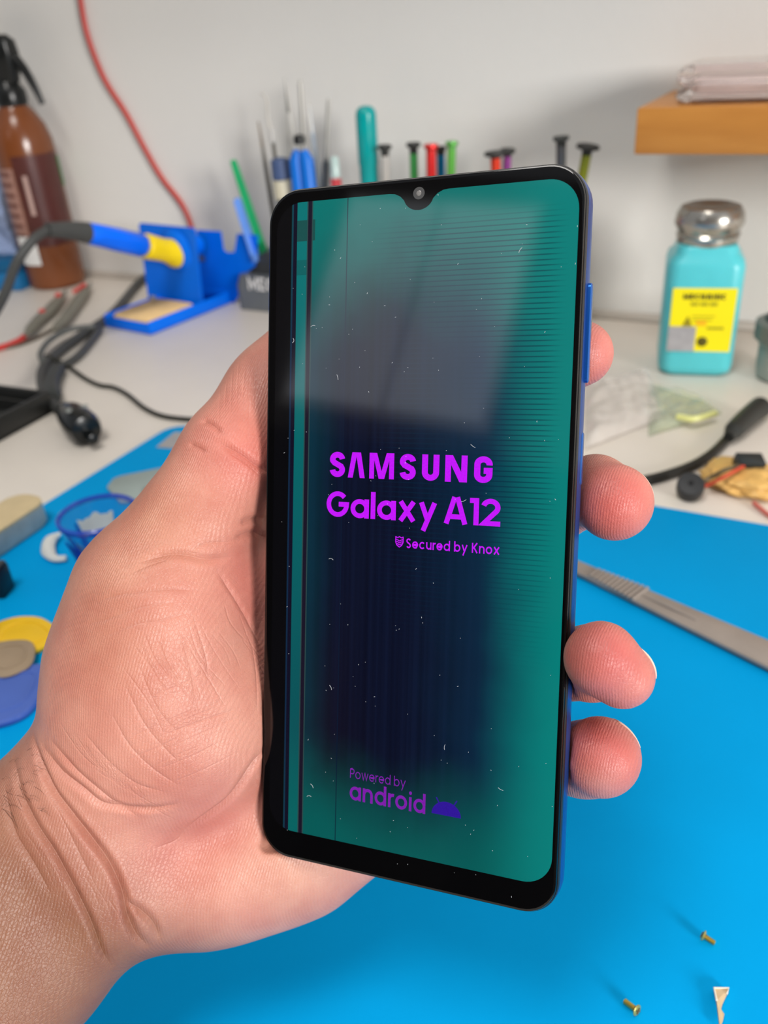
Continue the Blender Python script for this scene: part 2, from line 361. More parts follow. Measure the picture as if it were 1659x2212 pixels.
# ------------------------------------------------------------------ the phone
PR = np.array([[0.92573, 0.02414, -0.37741], [0.05336, -0.99632, 0.06715], [-0.37439, -0.0823, -0.92361]])
PT = np.array([5.268, 6.967, 196.335]) / 1000
phone = thing('smartphone', 'blue framed smartphone with teal start-up screen gripped in the hand', 'phone')
phone.matrix_world = Matrix.Translation(Vector(c2w(PT))) @ Matrix((RW @ PR).tolist()).to_4x4()
m_glass = mat('bezel_glass', (5, 5, 6), 0.05, vary=0.0, spec=0.5)
m_ridge = mat('black_plastic_rim', (26, 27, 29), 0.3, bump=0.05)
m_blue = mat('blue_metallic_shell', (22, 74, 150), 0.32, metal=0.6, vary=0.05, scale=200)
mm = 0.001
def prr(w, h, r): return lambda i: rrect((w - 2*i)*mm, (h - 2*i)*mm, max(.5, r - i)*mm, 10)
MB().loft(prr(75.8, 164.0, 8.4), [(3.2, -8.7*mm), (2.0, -8.9*mm), (1.0, -8.4*mm), (.25, -7.2*mm), (0, -5.6*mm), (0, -3.6*mm), (.3, -2.3*mm)]).build('back_shell', m_blue, phone)
MB().loft(prr(75.2, 163.4, 8.1), [(0.3, -2.6*mm), (0, -2.2*mm), (0, -1.1*mm), (.25, -.75*mm)]).build('rim', m_ridge, phone)
gl = MB().loft(prr(74.4, 162.6, 7.8), [(0, -1.0*mm), (0, -.35*mm), (.18, -.08*mm), (.5, 0), (.8, 0)]).build('front_glass', m_glass, phone)
# display outline with a drop notch
def display_outline():
    p = []; x0, x1, y0, y1, r = -35.0, 36.0, -74.2, 78.3, 6.5
    p += arc(x1 - r, y0 + r, r, r, 270, 360, 10); p += arc(x1 - r, y1 - r, r, r, 0, 90, 10)
    p += [(7.6, y1), (6.3, y1 - .15), (5.0, y1 - .75), (4.0, y1 - 1.75)] + arc(0.6, y1 - .9, 3.55, 3.15, -25, -155, 12) + [(-2.8, y1 - 1.75), (-3.8, y1 - .75), (-5.1, y1 - .15), (-6.4, y1)]
    p += arc(x0 + r, y1 - r, r, r, 90, 180, 10); p += arc(x0 + r, y0 + r, r, r, 180, 270, 10)
    return p
po = display_outline()
disp = MB().add([(x*mm, y*mm, 0.00002) for x, y in po], [tuple(range(len(po)))]).build('display', display_mat(), phone, smooth=False)
m_mag = glow_mat('magenta_letters', (196, 22, 255)); m_dim = glow_mat('dim_violet_letters', (124, 28, 168)); m_rob = glow_mat('indigo_head', (46, 18, 150))
Z1 = 0.00004
def letters(fn, m, label):
    b = MB(); fn(b); o = b.build('lettering', m, disp, smooth=False); o['label'] = label
letters(lambda b: write_title(b, -20.0*mm, 19.7*mm, 14.3*mm, 5.95*mm, Z1), m_mag, 'heavy magenta capitals SAMSUNG')
letters(lambda b: write(b, 'Galaxy A12', 0.185, -20.6*mm, 21.7*mm, 4.9*mm, 6.05*mm, Z1, .07), m_mag, 'magenta letters Galaxy A12')
letters(lambda b: write(b, 'Secured by Knox', 0.15, -.2*mm, 21.8*mm, -1.3*mm, 2.25*mm, Z1, .13), m_mag, 'small magenta letters Secured by Knox')
letters(lambda b: write(b, 'Powered by', 0.1, -13.0*mm, 1.3*mm, -57.8*mm, 2.35*mm, Z1, .13), m_dim, 'dim violet letters Powered by')
letters(lambda b: write(b, 'android', 0.16, -13.0*mm, 6.3*mm, -63.2*mm, 4.6*mm, Z1, .12), m_dim, 'violet letters android')
b = MB(); ms = lambda p: (p[0]*mm, p[1]*mm)                # small shield
ribbon(b, [(-2.75, 1.25), (-2.75, -.1), (-2.45, -.75), (-1.85, -1.2), (-1.25, -.75), (-.95, -.1), (-.95, 1.25)], .24, Z1, False, ms)
ribbon(b, [(-2.75, 1.15), (-2.3, .95), (-1.85, 1.2), (-1.4, .95), (-.95, 1.15)], .22, Z1, False, ms)
for k in range(3): ribbon(b, [(-2.7 + k*.12, .55 - k*.5), (-2.2, .42 - k*.45), (-1.85, .2 - k*.45), (-1.5, .42 - k*.45), (-1.0 - k*.12, .55 - k*.5)], .2, Z1, False, ms)
b.build('shield_emblem', m_mag, disp, smooth=False)
b = MB(); hp = arc(11.4, -62.6, 3.55, 3.3, 0, 180, 20)
b.add([(x*mm, y*mm, Z1) for x, y in hp], [tuple(range(len(hp)))])
for sx in (-1, 1): ribbon(b, [(11.4 + sx*1.7, -60.0), (11.4 + sx*2.5, -58.6)], .3, Z1, False, lambda p: (p[0]*mm, p[1]*mm))
b.build('robot_head_emblem', m_rob, disp, smooth=False)
cl = MB().lathe([(1.35*mm, 0), (1.35*mm, .05*mm), (1.1*mm, .06*mm)], 24, (.64*mm, 77.9*mm, 0)).build('camera_ring', mat('camera_ring', (70, 70, 70), 0.25), phone)
MB().lathe([(.62*mm, .05*mm), (.5*mm, .1*mm), (.2*mm, .12*mm)], 20, (.64*mm, 77.9*mm, 0)).build('lens', mat('camera_lens', (120, 118, 116), 0.1), cl)
m_btn = mat('blue_button', (28, 92, 176), 0.25, metal=0.6)
for nm, y0, y1 in (('volume_button', 36.5, 57.5), ('power_button', 14.5, 26.0)):
    rings = [[((37.7 + h)*mm, y*mm, z*mm) for y, z in rrect((y1 - y0) - 2*i, 2.4 - 2*i, 1.1 - i, 5, (y0 + y1)/2, -4.9)] for i, h in ((0, 0), (0, .75), (.25, .95))]
    if nm == 'power_button': rings = [[(x - .55*mm, y, z) for x, y, z in r] for r in rings]
    MB().rings(rings).build(nm, m_btn, phone)
# dust and lint on the glass
b = MB()
for k in range(150):
    x, y = rng.uniform(-33, 36), rng.uniform(-79, 78); L = rng.choice([.12, .2, .35, 1.3], p=[.5, .27, .15, .08]); a = rng.uniform(0, 6.28); cv = rng.uniform(-1.2, 1.2)
    pts = [(x, y)]
    for j in range(4): pts.append((pts[-1][0] + L/4*math.cos(a), pts[-1][1] + L/4*math.sin(a))); a += cv*.5
    b.tube([(px*mm, py*mm, .00008) for px, py in pts], .000045, 5)
o = b.build('lint', mat('white_lint', (190, 195, 200), 0.9), phone); o['kind'] = 'stuff'; o['label'] = 'white dust and lint specks on the glass'

# ------------------------------------------------------------------ the hand: one continuous surface grown from a smooth field
def C3(u, v, d): return np.array([(u - PW/2)/FPX*d, (v - PH/2)/FPX*d, d])          # camera axes, millimetres
VOX = 0.9
lo = np.array([-215.0, -58.0, 158.0]); hi = np.array([72.0, 190.0, 272.0])
nx, ny, nz = [int(math.ceil(q)) for q in (hi - lo)/VOX]
gx = (lo[0] + VOX*np.arange(nx)).astype(np.float32); gy = (lo[1] + VOX*np.arange(ny)).astype(np.float32); gz = (lo[2] + VOX*np.arange(nz)).astype(np.float32)
def smin(a, b, k):
    h = np.clip(0.5 + 0.5*(b - a)/k, 0, 1); return b + (a - b)*h - k*h*(1 - h)
def cone(F, p, r1, q, r2, k):
    """smooth-union a tapered capsule into field F, only near it"""
    rm = max(r1, r2) + k + 3
    a0 = np.minimum(p, q) - rm; a1 = np.maximum(p, q) + rm
    i0 = np.clip(((a0 - lo)/VOX).astype(int), 0, [nx, ny, nz]); i1 = np.clip(((a1 - lo)/VOX).astype(int) + 2, 0, [nx, ny, nz])
    s = tuple(slice(i0[j], i1[j]) for j in range(3))
    X = gx[s[0]][:, None, None]; Y = gy[s[1]][None, :, None]; Z = gz[s[2]][None, None, :]
    d = q - p; L2 = float(d @ d) + 1e-9
    t = np.clip(((X - p[0])*d[0] + (Y - p[1])*d[1] + (Z - p[2])*d[2])/L2, 0, 1)
    dist = np.sqrt((X - p[0] - t*d[0])**2 + (Y - p[1] - t*d[1])**2 + (Z - p[2] - t*d[2])**2) - (r1 + (r2 - r1)*t)
    F[s] = smin(F[s], dist.astype(np.float32), k)
def field(chains, k):
    F = np.full((nx, ny, nz), 60.0, np.float32)
    for ch in chains:
        pts = [(C3(u, v, d), r) for u, v, d, r in ch]
        if len(pts) == 1: pts = pts*2
        for (p, r1), (q, r2) in zip(pts[:-1], pts[1:]): cone(F, p, r1, q, r2, k)
    return F
BODY = [
    [(290, 1535, 222, 23.5), (330, 1420, 222, 23.5), (345, 1275, 219, 19.0)],                  # ball of the thumb
    [(400, 1560, 228, 24), (330, 1420, 222, 22)], [(400, 1560, 228, 24), (200, 1730, 224, 18)],
    [(500, 1430, 236, 18), (400, 1560, 228, 22)],
    [(345, 1275, 219, 19.0), (425, 1120, 219, 12.6), (503, 985, 223, 12.0), (588, 850, 229, 10.8), (650, 750, 232, 9.2)],   # thumb
    [(345, 1300, 222, 16), (610, 1235, 238, 12)],                                              # web
    [(430, 1868, 234, 19.5), (520, 1843, 237, 20), (640, 1800, 241, 20.3), (760, 1720, 244, 19)],   # heel
    [(400, 1560, 232, 20), (560, 1650, 242, 18), (760, 1500, 244, 15)],                        # hollow of the palm
    [(760, 1720, 244, 18), (800, 1600, 244, 14), (790, 1440, 243, 14), (740, 1290, 242, 14), (650, 1200, 240, 13.5)],       # knuckle row
    [(560, 1650, 244, 16), (650, 1200, 240, 13)],
    [(150, 1722, 222, 18.6), (-60, 1905, 216, 19.5), (-330, 2130, 203, 22), (-640, 2380, 186, 24)],    # wrist, thumb side
    [(262, 1895, 224, 17.4), (60, 2092, 218, 17.6), (-170, 2320, 203, 19), (-480, 2610, 180, 21)],     # wrist, little finger side
    [(205, 1810, 226, 19), (0, 2000, 219, 20), (-260, 2230, 204, 21)],
    [(262, 1895, 226, 17), (430, 1868, 234, 18)], [(205, 1810, 226, 19), (400, 1600, 232, 20)],
]
FING = [
    [(650, 1195, 240, 13), (860, 965, 242, 11.2), (1090, 815, 226, 9.2), (1225, 768, 208, 8.0), (1254, 764, 203, 7.7)],
    [(740, 1290, 242, 13), (980, 1150, 238, 10.8), (1190, 1092, 220, 9.4), (1286, 1058, 203, 7.9), (1327, 1085, 193, 8.7)],
    [(790, 1440, 243, 12.5), (1000, 1445, 238, 10.4), (1190, 1440, 216, 9.0), (1278, 1432, 196, 8.3), (1299, 1421, 180, 7.1), (1343, 1460, 181, 6.9)],
    [(800, 1590, 244, 11.5), (1000, 1625, 238, 9.6), (1180, 1640, 216, 8.4), (1262, 1640, 202, 8.4), (1297, 1635, 195, 9.1)],
]
F = field(BODY, 9.0)
G = None
for ch in FING:
    g = field([ch], 2.6); G = g if G is None else smin(G, g, 0.8)
F = smin(F, G, 4.0); del G
# the phone presses a flat into the flesh
Pc = (np.stack(np.meshgrid(gx, gy, gz, indexing='ij'), -1).reshape(-1, 3) - (PT*1000).astype(np.float32)) @ PR.astype(np.float32)
hb = np.array([37.9, 82.0, 4.45], np.float32); rr = 1.5
Q = np.abs(Pc - np.array([0, 0, -4.45], np.float32)) - (hb - rr)
PF = (np.linalg.norm(np.maximum(Q, 0), axis=1) + np.minimum(Q.max(1), 0) - rr).reshape(F.shape); del Pc, Q
F = -smin(-F, PF - 0.15, 0.6); del PF
F = np.pad(F, 1, constant_values=30.0)                      # closes the forearm where it leaves the grid
def surface_nets(F, org, vox):
    S = F < 0
    n = [s - 1 for s in F.shape]
    cnt = sum(S[a:a+n[0], b:b+n[1], c:c+n[2]].astype(np.int8) for a in (0, 1) for b in (0, 1) for c in (0, 1))
    act = np.argwhere((cnt > 0) & (cnt < 8)); idx = -np.ones(n, np.int64); idx[tuple(act.T)] = np.arange(len(act))
    acc = np.zeros((len(act), 3)); num = np.zeros(len(act))
    cor = [(a, b, c) for a in (0, 1) for b in (0, 1) for c in (0, 1)]
    val = {k: F[act[:, 0]+k[0], act[:, 1]+k[1], act[:, 2]+k[2]] for k in cor}
    for i, k in enumerate(cor):
        for l in cor[i+1:]:
            if sum(abs(x - y) for x, y in zip(k, l)) != 1: continue
            fa, fb = val[k], val[l]; m = (fa < 0) != (fb < 0); t = np.where(m, fa/(fa - fb + 1e-12), 0)
            for ax in range(3): acc[:, ax] += np.where(m, k[ax] + t*(l[ax] - k[ax]), 0)
            num += m
    V = org + vox*(act + acc/num[:, None]); quads = []
    for ax in range(3):
        o1, o2 = [(1, 2), (2, 0), (0, 1)][ax]
        sl0 = [slice(None)]*3; sl1 = [slice(None)]*3; sl0[ax] = slice(0, -1); sl1[ax] = slice(1, None)
        A = S[tuple(sl0)]; B = S[tuple(sl1)]
        e = np.argwhere(A != B); e = e[(e[:, o1] > 0) & (e[:, o2] > 0) & (e[:, o1] < n[o1]) & (e[:, o2] < n[o2])]
        inside = A[tuple(e.T)]
        def cell(d1, d2):
            c = e.copy(); c[:, o1] -= d1; c[:, o2] -= d2; return idx[tuple(c.T)]
        q = np.stack([cell(1, 1), cell(0, 1), cell(0, 0), cell(1, 0)], 1)
        q[~inside] = q[~inside][:, ::-1]; quads.append(q)
    return V, np.concatenate(quads)
HV, HQ = surface_nets(F, lo - VOX, VOX); del F
def make_mesh(name, V, Q):
    me = bpy.data.meshes.new(name); me.vertices.add(len(V)); me.vertices.foreach_set('co', np.asarray(V, np.float32).ravel())
    me.loops.add(4*len(Q)); me.loops.foreach_set('vertex_index', np.asarray(Q, np.int32).ravel())
    me.polygons.add(len(Q)); me.polygons.foreach_set('loop_start', np.arange(0, 4*len(Q), 4, dtype=np.int32)); me.update(calc_edges=True); return me
def smooth(V, Q, it):
    for lam in [0.5, -0.52]*it:
        I = Q.ravel(); J = np.roll(Q, -1, 1).ravel(); n = len(V); cn = (np.bincount(I, minlength=n) + np.bincount(J, minlength=n)).astype(float)
        acc = np.stack([np.bincount(I, V[J, k], n) + np.bincount(J, V[I, k], n) for k in range(3)], 1)
        V = V + lam*(acc/cn[:, None] - V)
    return V
HV = smooth(HV, HQ, 3)
base = make_mesh('hand_base', HV, HQ); tmp = bpy.data.objects.new('hand_tmp', base); COL.objects.link(tmp)
sub = tmp.modifiers.new('s', 'SUBSURF'); sub.levels = 1; sub.render_levels = 1; sub.subdivision_type = 'CATMULL_CLARK'
dg = bpy.context.evaluated_depsgraph_get(); fine_me = bpy.data.meshes.new_from_object(tmp.evaluated_get(dg))
bpy.data.objects.remove(tmp); bpy.data.meshes.remove(base)
NV = len(fine_me.vertices); V = np.empty(NV*3, np.float32); fine_me.vertices.foreach_get('co', V); V = V.reshape(-1, 3).astype(float)
NQ = len(fine_me.polygons); Q4 = np.empty(NQ*4, np.int32); fine_me.loops.foreach_get('vertex_index', Q4); Q4 = Q4.reshape(-1, 4)
def normals(V):
    fn = np.cross(V[Q4[:, 2]] - V[Q4[:, 0]], V[Q4[:, 3]] - V[Q4[:, 1]]); N = np.zeros_like(V)
    for k in range(3): N[:, k] = np.bincount(Q4.ravel(), np.repeat(fn[:, k], 4), len(V))
    return N/(np.linalg.norm(N, axis=1)[:, None] + 1e-12)
N = normals(V)
if np.mean(np.einsum('ij,ij->i', N, V - V.mean(0))) < 0: fine_me.flip_normals(); Q4 = Q4[:, ::-1]; N = -N
bvh = BVHTree.FromPolygons([tuple(v) for v in HV], [tuple(q) for q in HQ.tolist()])
def hit(u, v):
    d = Vector(C3(u, v, 1.0)).normalized(); r = bvh.ray_cast(Vector((0, 0, 0)), d); return None if r[0] is None else np.array(r[0])
FD = np.full(NV, 9.0); FK = np.zeros(NV)
def crease(pts, depth, width, side=0.1, line=None):
    """presses a fold line into the skin; the sharp bottom of the fold goes into the fold attributes (signed distance, strength)"""
    global V
    px = catmull([(u, v, 0) for u, v in pts], 24); P = [h for h in (hit(p[0], p[1]) for p in px) if h is not None]
    if len(P) < 3: return
    P = np.array(P); n = len(P); tp = np.minimum(1, np.minimum(np.arange(n), np.arange(n)[::-1])/(0.22*n) + 0.15)
    T = np.gradient(P, axis=0); kl = line if line is not None else min(1.0, .35 + depth*.5)
    kd = KDTree(n)
    for i, p in enumerate(P): kd.insert(Vector(p), i)
    kd.balance(); R = max(width*4, 2.6) if depth else 2.6
    cand = np.where(np.all((V > P.min(0) - R) & (V < P.max(0) + R), axis=1))[0]
    for i in cand:
        _, j, d = kd.find(Vector(V[i]))
        if d < R:
            if 0 < j < n - 1 or d < .5:
                sd = d if (np.cross(T[j], N[i]) @ (V[i] - P[j])) > 0 else -d
                k_ = kl*tp[j]*math.exp(-(d/1.1)**2)
                if k_ > FK[i]: FK[i] = k_; FD[i] = sd
            if depth:
                x = d/width; V[i] += N[i]*tp[j]*depth*(-math.exp(-x*x) + side*math.exp(-(x - 2.1)**2))
for pts, dep, wid in (
    ([(72, 1596), (87, 1648), (114, 1708), (156, 1763), (197, 1813), (238, 1868), (265, 1928), (275, 1978), (293, 2019), (316, 2042)], 1.7, 0.9),
    ([(30, 1640), (46, 1713), (78, 1781), (114, 1836), (142, 1886), (169, 1937), (197, 1996), (220, 2056), (240, 2085)], 1.1, 0.8),
    ([(92, 1612), (133, 1667), (178, 1703), (220, 1735), (275, 1745), (330, 1747), (380, 1738)], 0.8, 0.9),
    ([(110, 1600), (160, 1660), (205, 1700), (250, 1735), (300, 1765)], 0.5, 0.8),
    ([(85, 1690), (130, 1760), (170, 1840), (210, 1920)], 0.35, 0.8), ([(10, 1700), (30, 1790), (70, 1860), (110, 1930)], 0.4, 0.9),
    ([(394, 1797), (450, 1760), (500, 1720), (545, 1655), (566, 1625)], 0.9, 1.2), ([(330, 1835), (380, 1815), (400, 1790)], 0.3, 1.2),
    ([(265, 1945), (300, 1965), (330, 1995), (345, 2030)], 0.9, 0.9),
    ([(300, 1215), (359, 1198), (404, 1199), (448, 1208), (501, 1203)], 0.8, 0.9), ([(405, 1199), (440, 1175), (500, 1170)], 0.3, 0.8),
    ([(278, 1240), (320, 1222), (370, 1205)], 0.35, 0.7),
    ([(468, 955), (516, 979), (553, 1005), (580, 1022)], 0.7, 0.8), ([(490, 975), (530, 1000), (570, 1035)], 0.35, 0.7),
    ([(435, 908), (455, 915), (480, 935)], 0.6, 0.7), ([(408, 958), (425, 965), (445, 975)], 0.4, 0.6),
    ([(205, 1303), (245, 1288), (300, 1279), (366, 1273), (420, 1275)], 0.32, 0.55), ([(180, 1350), (240, 1335), (300, 1313), (380, 1300)], 0.28, 0.55),
    ([(220, 1378), (290, 1350), (350, 1340), (420, 1320)], 0.22, 0.5), ([(470, 1235), (500, 1280), (530, 1330), (560, 1390)], 0.4, 0.7),
    ([(340, 1380), (365, 1440), (390, 1480)], 0.22, 0.5), ([(390, 1370), (410, 1440), (425, 1520)], 0.25, 0.5), ([(420, 1340), (445, 1420), (450, 1480)], 0.2, 0.5),
    ([(270, 1480), (310, 1560), (350, 1610), (400, 1660)], 0.25, 0.5), ([(300, 1440), (340, 1530), (390, 1590)], 0.22, 0.5), ([(240, 1540), (280, 1610), (330, 1660), (390, 1700)], 0.25, 0.55),
    ([(180, 1580), (230, 1640), (290, 1690), (350, 1710)], 0.3, 0.6), ([(350, 1590), (400, 1570), (470, 1545), (520, 1530)], 0.15, 0.5), ([(540, 1370), (553, 1450), (556, 1540)], 0.2, 0.6),
    ([(520, 1130), (545, 1122), (575, 1118)], 0.7, 1.0), ([(505, 1165), (545, 1150), (575, 1160)], 0.6, 1.0),
): crease(pts, dep*(.55 if dep < .4 else 1.0), wid)
lr = random.Random(5)
for k in range(16):                                       # fine criss-cross lines on the ball of the thumb
    u0, v0 = 262 + k*17 + lr.uniform(-8, 8), 1425 - k*7 + lr.uniform(-30, 30); L_ = lr.uniform(90, 190); c_ = lr.uniform(-14, 14)
    crease([(u0, v0), (u0 + L_*.25 + c_, v0 + L_*.45), (u0 + L_*.55, v0 + L_*.9)], 0, .5, line=lr.uniform(.2, .5))
for k in range(12):
    u0, v0 = 300 + lr.uniform(-40, 60), 1500 + k*17 + lr.uniform(-8, 8); L_ = lr.uniform(90, 200); c_ = lr.uniform(-8, 8)
    crease([(u0, v0), (u0 + L_*.5, v0 - L_*.2 + c_), (u0 + L_, v0 - L_*.45)], 0, .5, line=lr.uniform(.15, .4))
for k in range(10):
    u0, v0 = 130 + k*14 + lr.uniform(-6, 6), 1560 + k*9 + lr.uniform(-10, 10); L_ = lr.uniform(90, 170)
    crease([(u0, v0), (u0 + L_*.4, v0 + L_*.55), (u0 + L_*.9, v0 + L_*.85)], 0, .5, line=lr.uniform(.2, .5))
for k in range(9):
    u0, v0 = 20 + k*26 + lr.uniform(-8, 8), 1760 + k*22 + lr.uniform(-15, 15); L_ = lr.uniform(80, 160)
    crease([(u0, v0), (u0 + L_*.3, v0 + L_*.45), (u0 + L_*.5, v0 + L_*.95)], 0, .5, line=lr.uniform(.2, .45))
for k in range(7):
    u0, v0 = 478 + k*13, 800 + lr.uniform(0, 60) - k*10; L_ = lr.uniform(60, 120)
    crease([(u0, v0), (u0 - 4, v0 + L_*.5), (u0 - 6, v0 + L_)], 0, .5, line=lr.uniform(.2, .4))
# skin colour: sallow back and wrist with shade painted in, pink palm, red finger ends
col = np.tile(np.array(s2l((228, 164, 144))), (NV, 1))
def spot(u, v, rad, rgb, k, d=None):
    global col
    h = hit(u, v) if d is None else C3(u, v, d)
    if h is None: return
    w = k*np.exp(-np.sum((V - h)**2, 1)/rad**2); col = col*(1 - w[:, None]) + np.array(s2l(rgb))*w[:, None]
tan = s2l((148, 103, 74))  # wrist skin tone, deepened to paint in the shade there
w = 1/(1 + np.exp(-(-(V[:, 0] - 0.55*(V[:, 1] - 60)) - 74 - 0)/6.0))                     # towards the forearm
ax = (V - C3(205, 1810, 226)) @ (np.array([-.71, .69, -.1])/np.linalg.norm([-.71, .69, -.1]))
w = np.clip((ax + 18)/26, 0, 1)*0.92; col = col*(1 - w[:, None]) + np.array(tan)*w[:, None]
back = np.clip(-(N @ np.array([0.62, 0.3, -0.72])) + 0.05, 0, 1)[:, None]*0.9; col = col*(1 - back) + np.array(s2l((164, 118, 90)))*back  # dorsal skin tone plus painted shade on the side turned from the light
for a in ((340, 1110, 14, (214, 152, 120), .6), (250, 1240, 14, (206, 148, 118), .5), (500, 900, 13, (228, 146, 128), .6), (545, 990, 10, (224, 124, 112), .7),
          (420, 1330, 13, (222, 146, 128), .5), (330, 1430, 12, (214, 140, 120), .45), (480, 1770, 11, (226, 124, 112), .6), (400, 1830, 12, (214, 132, 116), .45),
          (530, 1230, 11, (226, 136, 124), .6), (560, 1320, 9, (222, 130, 118), .5), (460, 1450, 13, (238, 178, 158), .6), (640, 1890, 13, (238, 188, 160), .6), (560, 1880, 14, (232, 172, 150), .4),
          (330, 1660, 11, (214, 140, 118), .35), (390, 1540, 10, (218, 146, 126), .35), (230, 1400, 12, (202, 142, 114), .45),
          (1300, 765, 12, (232, 140, 132), .85), (1330, 1085, 13, (226, 112, 108), .9), (1290, 1040, 7, (196, 112, 98), .5), (1395, 1120, 5, (236, 150, 138), .5),
          (1320, 1430, 13, (222, 114, 112), .9), (1250, 1420, 6, (186, 110, 100), .5), (1360, 1500, 6, (226, 146, 138), .6), (1310, 1630, 13, (226, 120, 116), .9), (1290, 1590, 6, (204, 96, 88), .5),
          (1300, 1700, 6, (214, 158, 150), .6)): spot(*a)
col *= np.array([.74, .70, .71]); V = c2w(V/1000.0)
HO = Vector(c2w(C3(205, 1810, 226)/1000)); HO.z = 0.0
fine_me.vertices.foreach_set('co', (V - np.array(HO)).astype(np.float32).ravel())
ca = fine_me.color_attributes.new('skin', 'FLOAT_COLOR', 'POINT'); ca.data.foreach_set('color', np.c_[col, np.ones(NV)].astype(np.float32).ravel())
for nm_, ar_ in (('fold', FD), ('foldk', FK)): fine_me.attributes.new(nm_, 'FLOAT', 'POINT').data.foreach_set('value', ar_.astype(np.float32))
fine_me.polygons.foreach_set('use_smooth', np.ones(NQ, bool)); fine_me.update(); fine_me.name = 'hand'
def skin_mat():
    m = bpy.data.materials.new('skin'); m.use_nodes = True; nt = m.node_tree; b = nt.nodes['Principled BSDF']; L = nt.links.new
    at_ = nt.nodes.new('ShaderNodeAttribute'); at_.attribute_name = 'skin'; tc = nt.nodes.new('ShaderNodeTexCoord')
    def nz(scale, detail=3, sc=None, rot=None):
        n = nt.nodes.new('ShaderNodeTexNoise'); n.inputs['Scale'].default_value = scale; n.inputs['Detail'].default_value = detail
        if sc: mp = nt.nodes.new('ShaderNodeMapping'); mp.inputs['Scale'].default_value = sc; mp.inputs['Rotation'].default_value = rot; L(tc.outputs['Object'], mp.inputs[0]); L(mp.outputs[0], n.inputs['Vector'])
        else: L(tc.outputs['Object'], n.inputs['Vector'])
        return n.outputs['Fac']
    def mixm(f, a, c, blend='MULTIPLY'):
        n = nt.nodes.new('ShaderNodeMix'); n.data_type = 'RGBA'; n.blend_type = blend
        if isinstance(f, float): n.inputs[0].default_value = f
        else: L(f, n.inputs[0])
        L(a, n.inputs[6]); L(c, n.inputs[7]) if not isinstance(c, tuple) else setattr(n.inputs[7], 'default_value', (*c, 1)); return n.outputs[2]
    r1 = nt.nodes.new('ShaderNodeValToRGB'); r1.color_ramp.elements[0].position = .35; r1.color_ramp.elements[1].position = .68
    r1.color_ramp.elements[0].color = (1.06, 1.06, 1.03, 1); r1.color_ramp.elements[1].color = (0.93, 0.80, 0.77, 1); L(nz(85, 4), r1.inputs[0])
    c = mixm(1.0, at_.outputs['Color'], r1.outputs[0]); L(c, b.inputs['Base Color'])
    b.inputs['Roughness'].default_value = 0.44; b.inputs['Specular IOR Level'].default_value = 0.48
    b.inputs['Subsurface Weight'].default_value = 0.22; b.inputs['Subsurface Scale'].default_value = 0.0035; b.inputs['Subsurface Radius'].default_value = (1.0, 0.32, 0.18)
    vo = nt.nodes.new('ShaderNodeTexVoronoi'); vo.feature = 'DISTANCE_TO_EDGE'; vo.inputs['Scale'].default_value = 1500
    mp = nt.nodes.new('ShaderNodeMapping'); mp.inputs['Scale'].default_value = (1, .55, .8); L(tc.outputs['Object'], mp.inputs[0]); L(mp.outputs[0], vo.inputs['Vector'])
    vr = nt.nodes.new('ShaderNodeMapRange'); vr.inputs['From Max'].default_value = .12; L(vo.outputs['Distance'], vr.inputs[0])
    wv = nt.nodes.new('ShaderNodeTexWave'); wv.inputs['Scale'].default_value = 520; wv.inputs['Distortion'].default_value = 9; wv.inputs['Detail'].default_value = 2; wv.inputs['Detail Scale'].default_value = .12
    L(tc.outputs['Object'], wv.inputs['Vector'])
    def add(a, c, k):
        n = nt.nodes.new('ShaderNodeMath'); n.operation = 'MULTIPLY_ADD'; L(c, n.inputs[0]); n.inputs[1].default_value = k; L(a, n.inputs[2]) if not isinstance(a, float) else None; return n.outputs[0]
    vs = nt.nodes.new('ShaderNodeMath'); vs.operation = 'MULTIPLY'; L(vr.outputs[0], vs.inputs[0]); vs.inputs[1].default_value = .45
    h = add(vs.outputs[0], wv.outputs['Fac'], .55); h = add(h, nz(300, 3, (1, .22, .5), (.3, .5, .8)), 1.5); h = add(h, nz(1800, 2), .6)
    Ex.nt = nt
    def fa(nm_): n = nt.nodes.new('ShaderNodeAttribute'); n.attribute_name = nm_; return Ex(n.outputs['Fac'])
    fd = fa('fold') * 4.2; g_ = Ex.op('EXPONENT', fd * fd * -1.0) * fa('foldk'); h = (Ex(h) - g_ * 3.6).s
    bp = nt.nodes.new('ShaderNodeBump'); bp.inputs['Strength'].default_value = .42; bp.inputs['Distance'].default_value = .0002
    L(h, bp.inputs['Height']); L(bp.outputs[0], b.inputs['Normal']); return m
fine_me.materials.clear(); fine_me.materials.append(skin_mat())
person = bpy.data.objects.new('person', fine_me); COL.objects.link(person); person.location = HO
tag(person, 'bare left hand and forearm gripping the phone, thumb at its left side', 'person')
# finger nails: thin curved shells on the outer side of the finger ends
m_nail = mat('nail', (236, 196, 178), 0.3, vary=0.05, sss=0.1)
def nail(u, v, d, r, n, side, wa, wb):
    """patch of a slightly larger sphere around a finger end; n points away from the pad, side along the nail's width (camera axes)"""
    c = C3(u, v, d); n = np.array(n, float); n /= np.linalg.norm(n); s = np.array(side, float); s -= n*(s @ n); s /= np.linalg.norm(s); t = np.cross(n, s)
    def f(rad):
        def g(a, b_):
            x = (a*2 - 1)*wa; y = (b_*2 - 1)*wb*math.sqrt(max(0.02, 1 - 0.45*(a*2-1)**2)); p = n + s*math.tan(x) + t*math.tan(y); p /= np.linalg.norm(p)
            return tuple(np.array(c2w((c + p*rad)/1000)) - np.array(HO))
        return g
    b = MB(); b.grid(f(r), 12, 8); o = b.build('fingernail', m_nail, person); bm = bmesh.new(); bm.from_mesh(o.data)
    bmesh.ops.solidify(bm, geom=bm.faces[:], thickness=.0005); bmesh.ops.recalc_face_normals(bm, faces=bm.faces); bm.to_mesh(o.data); bm.free()
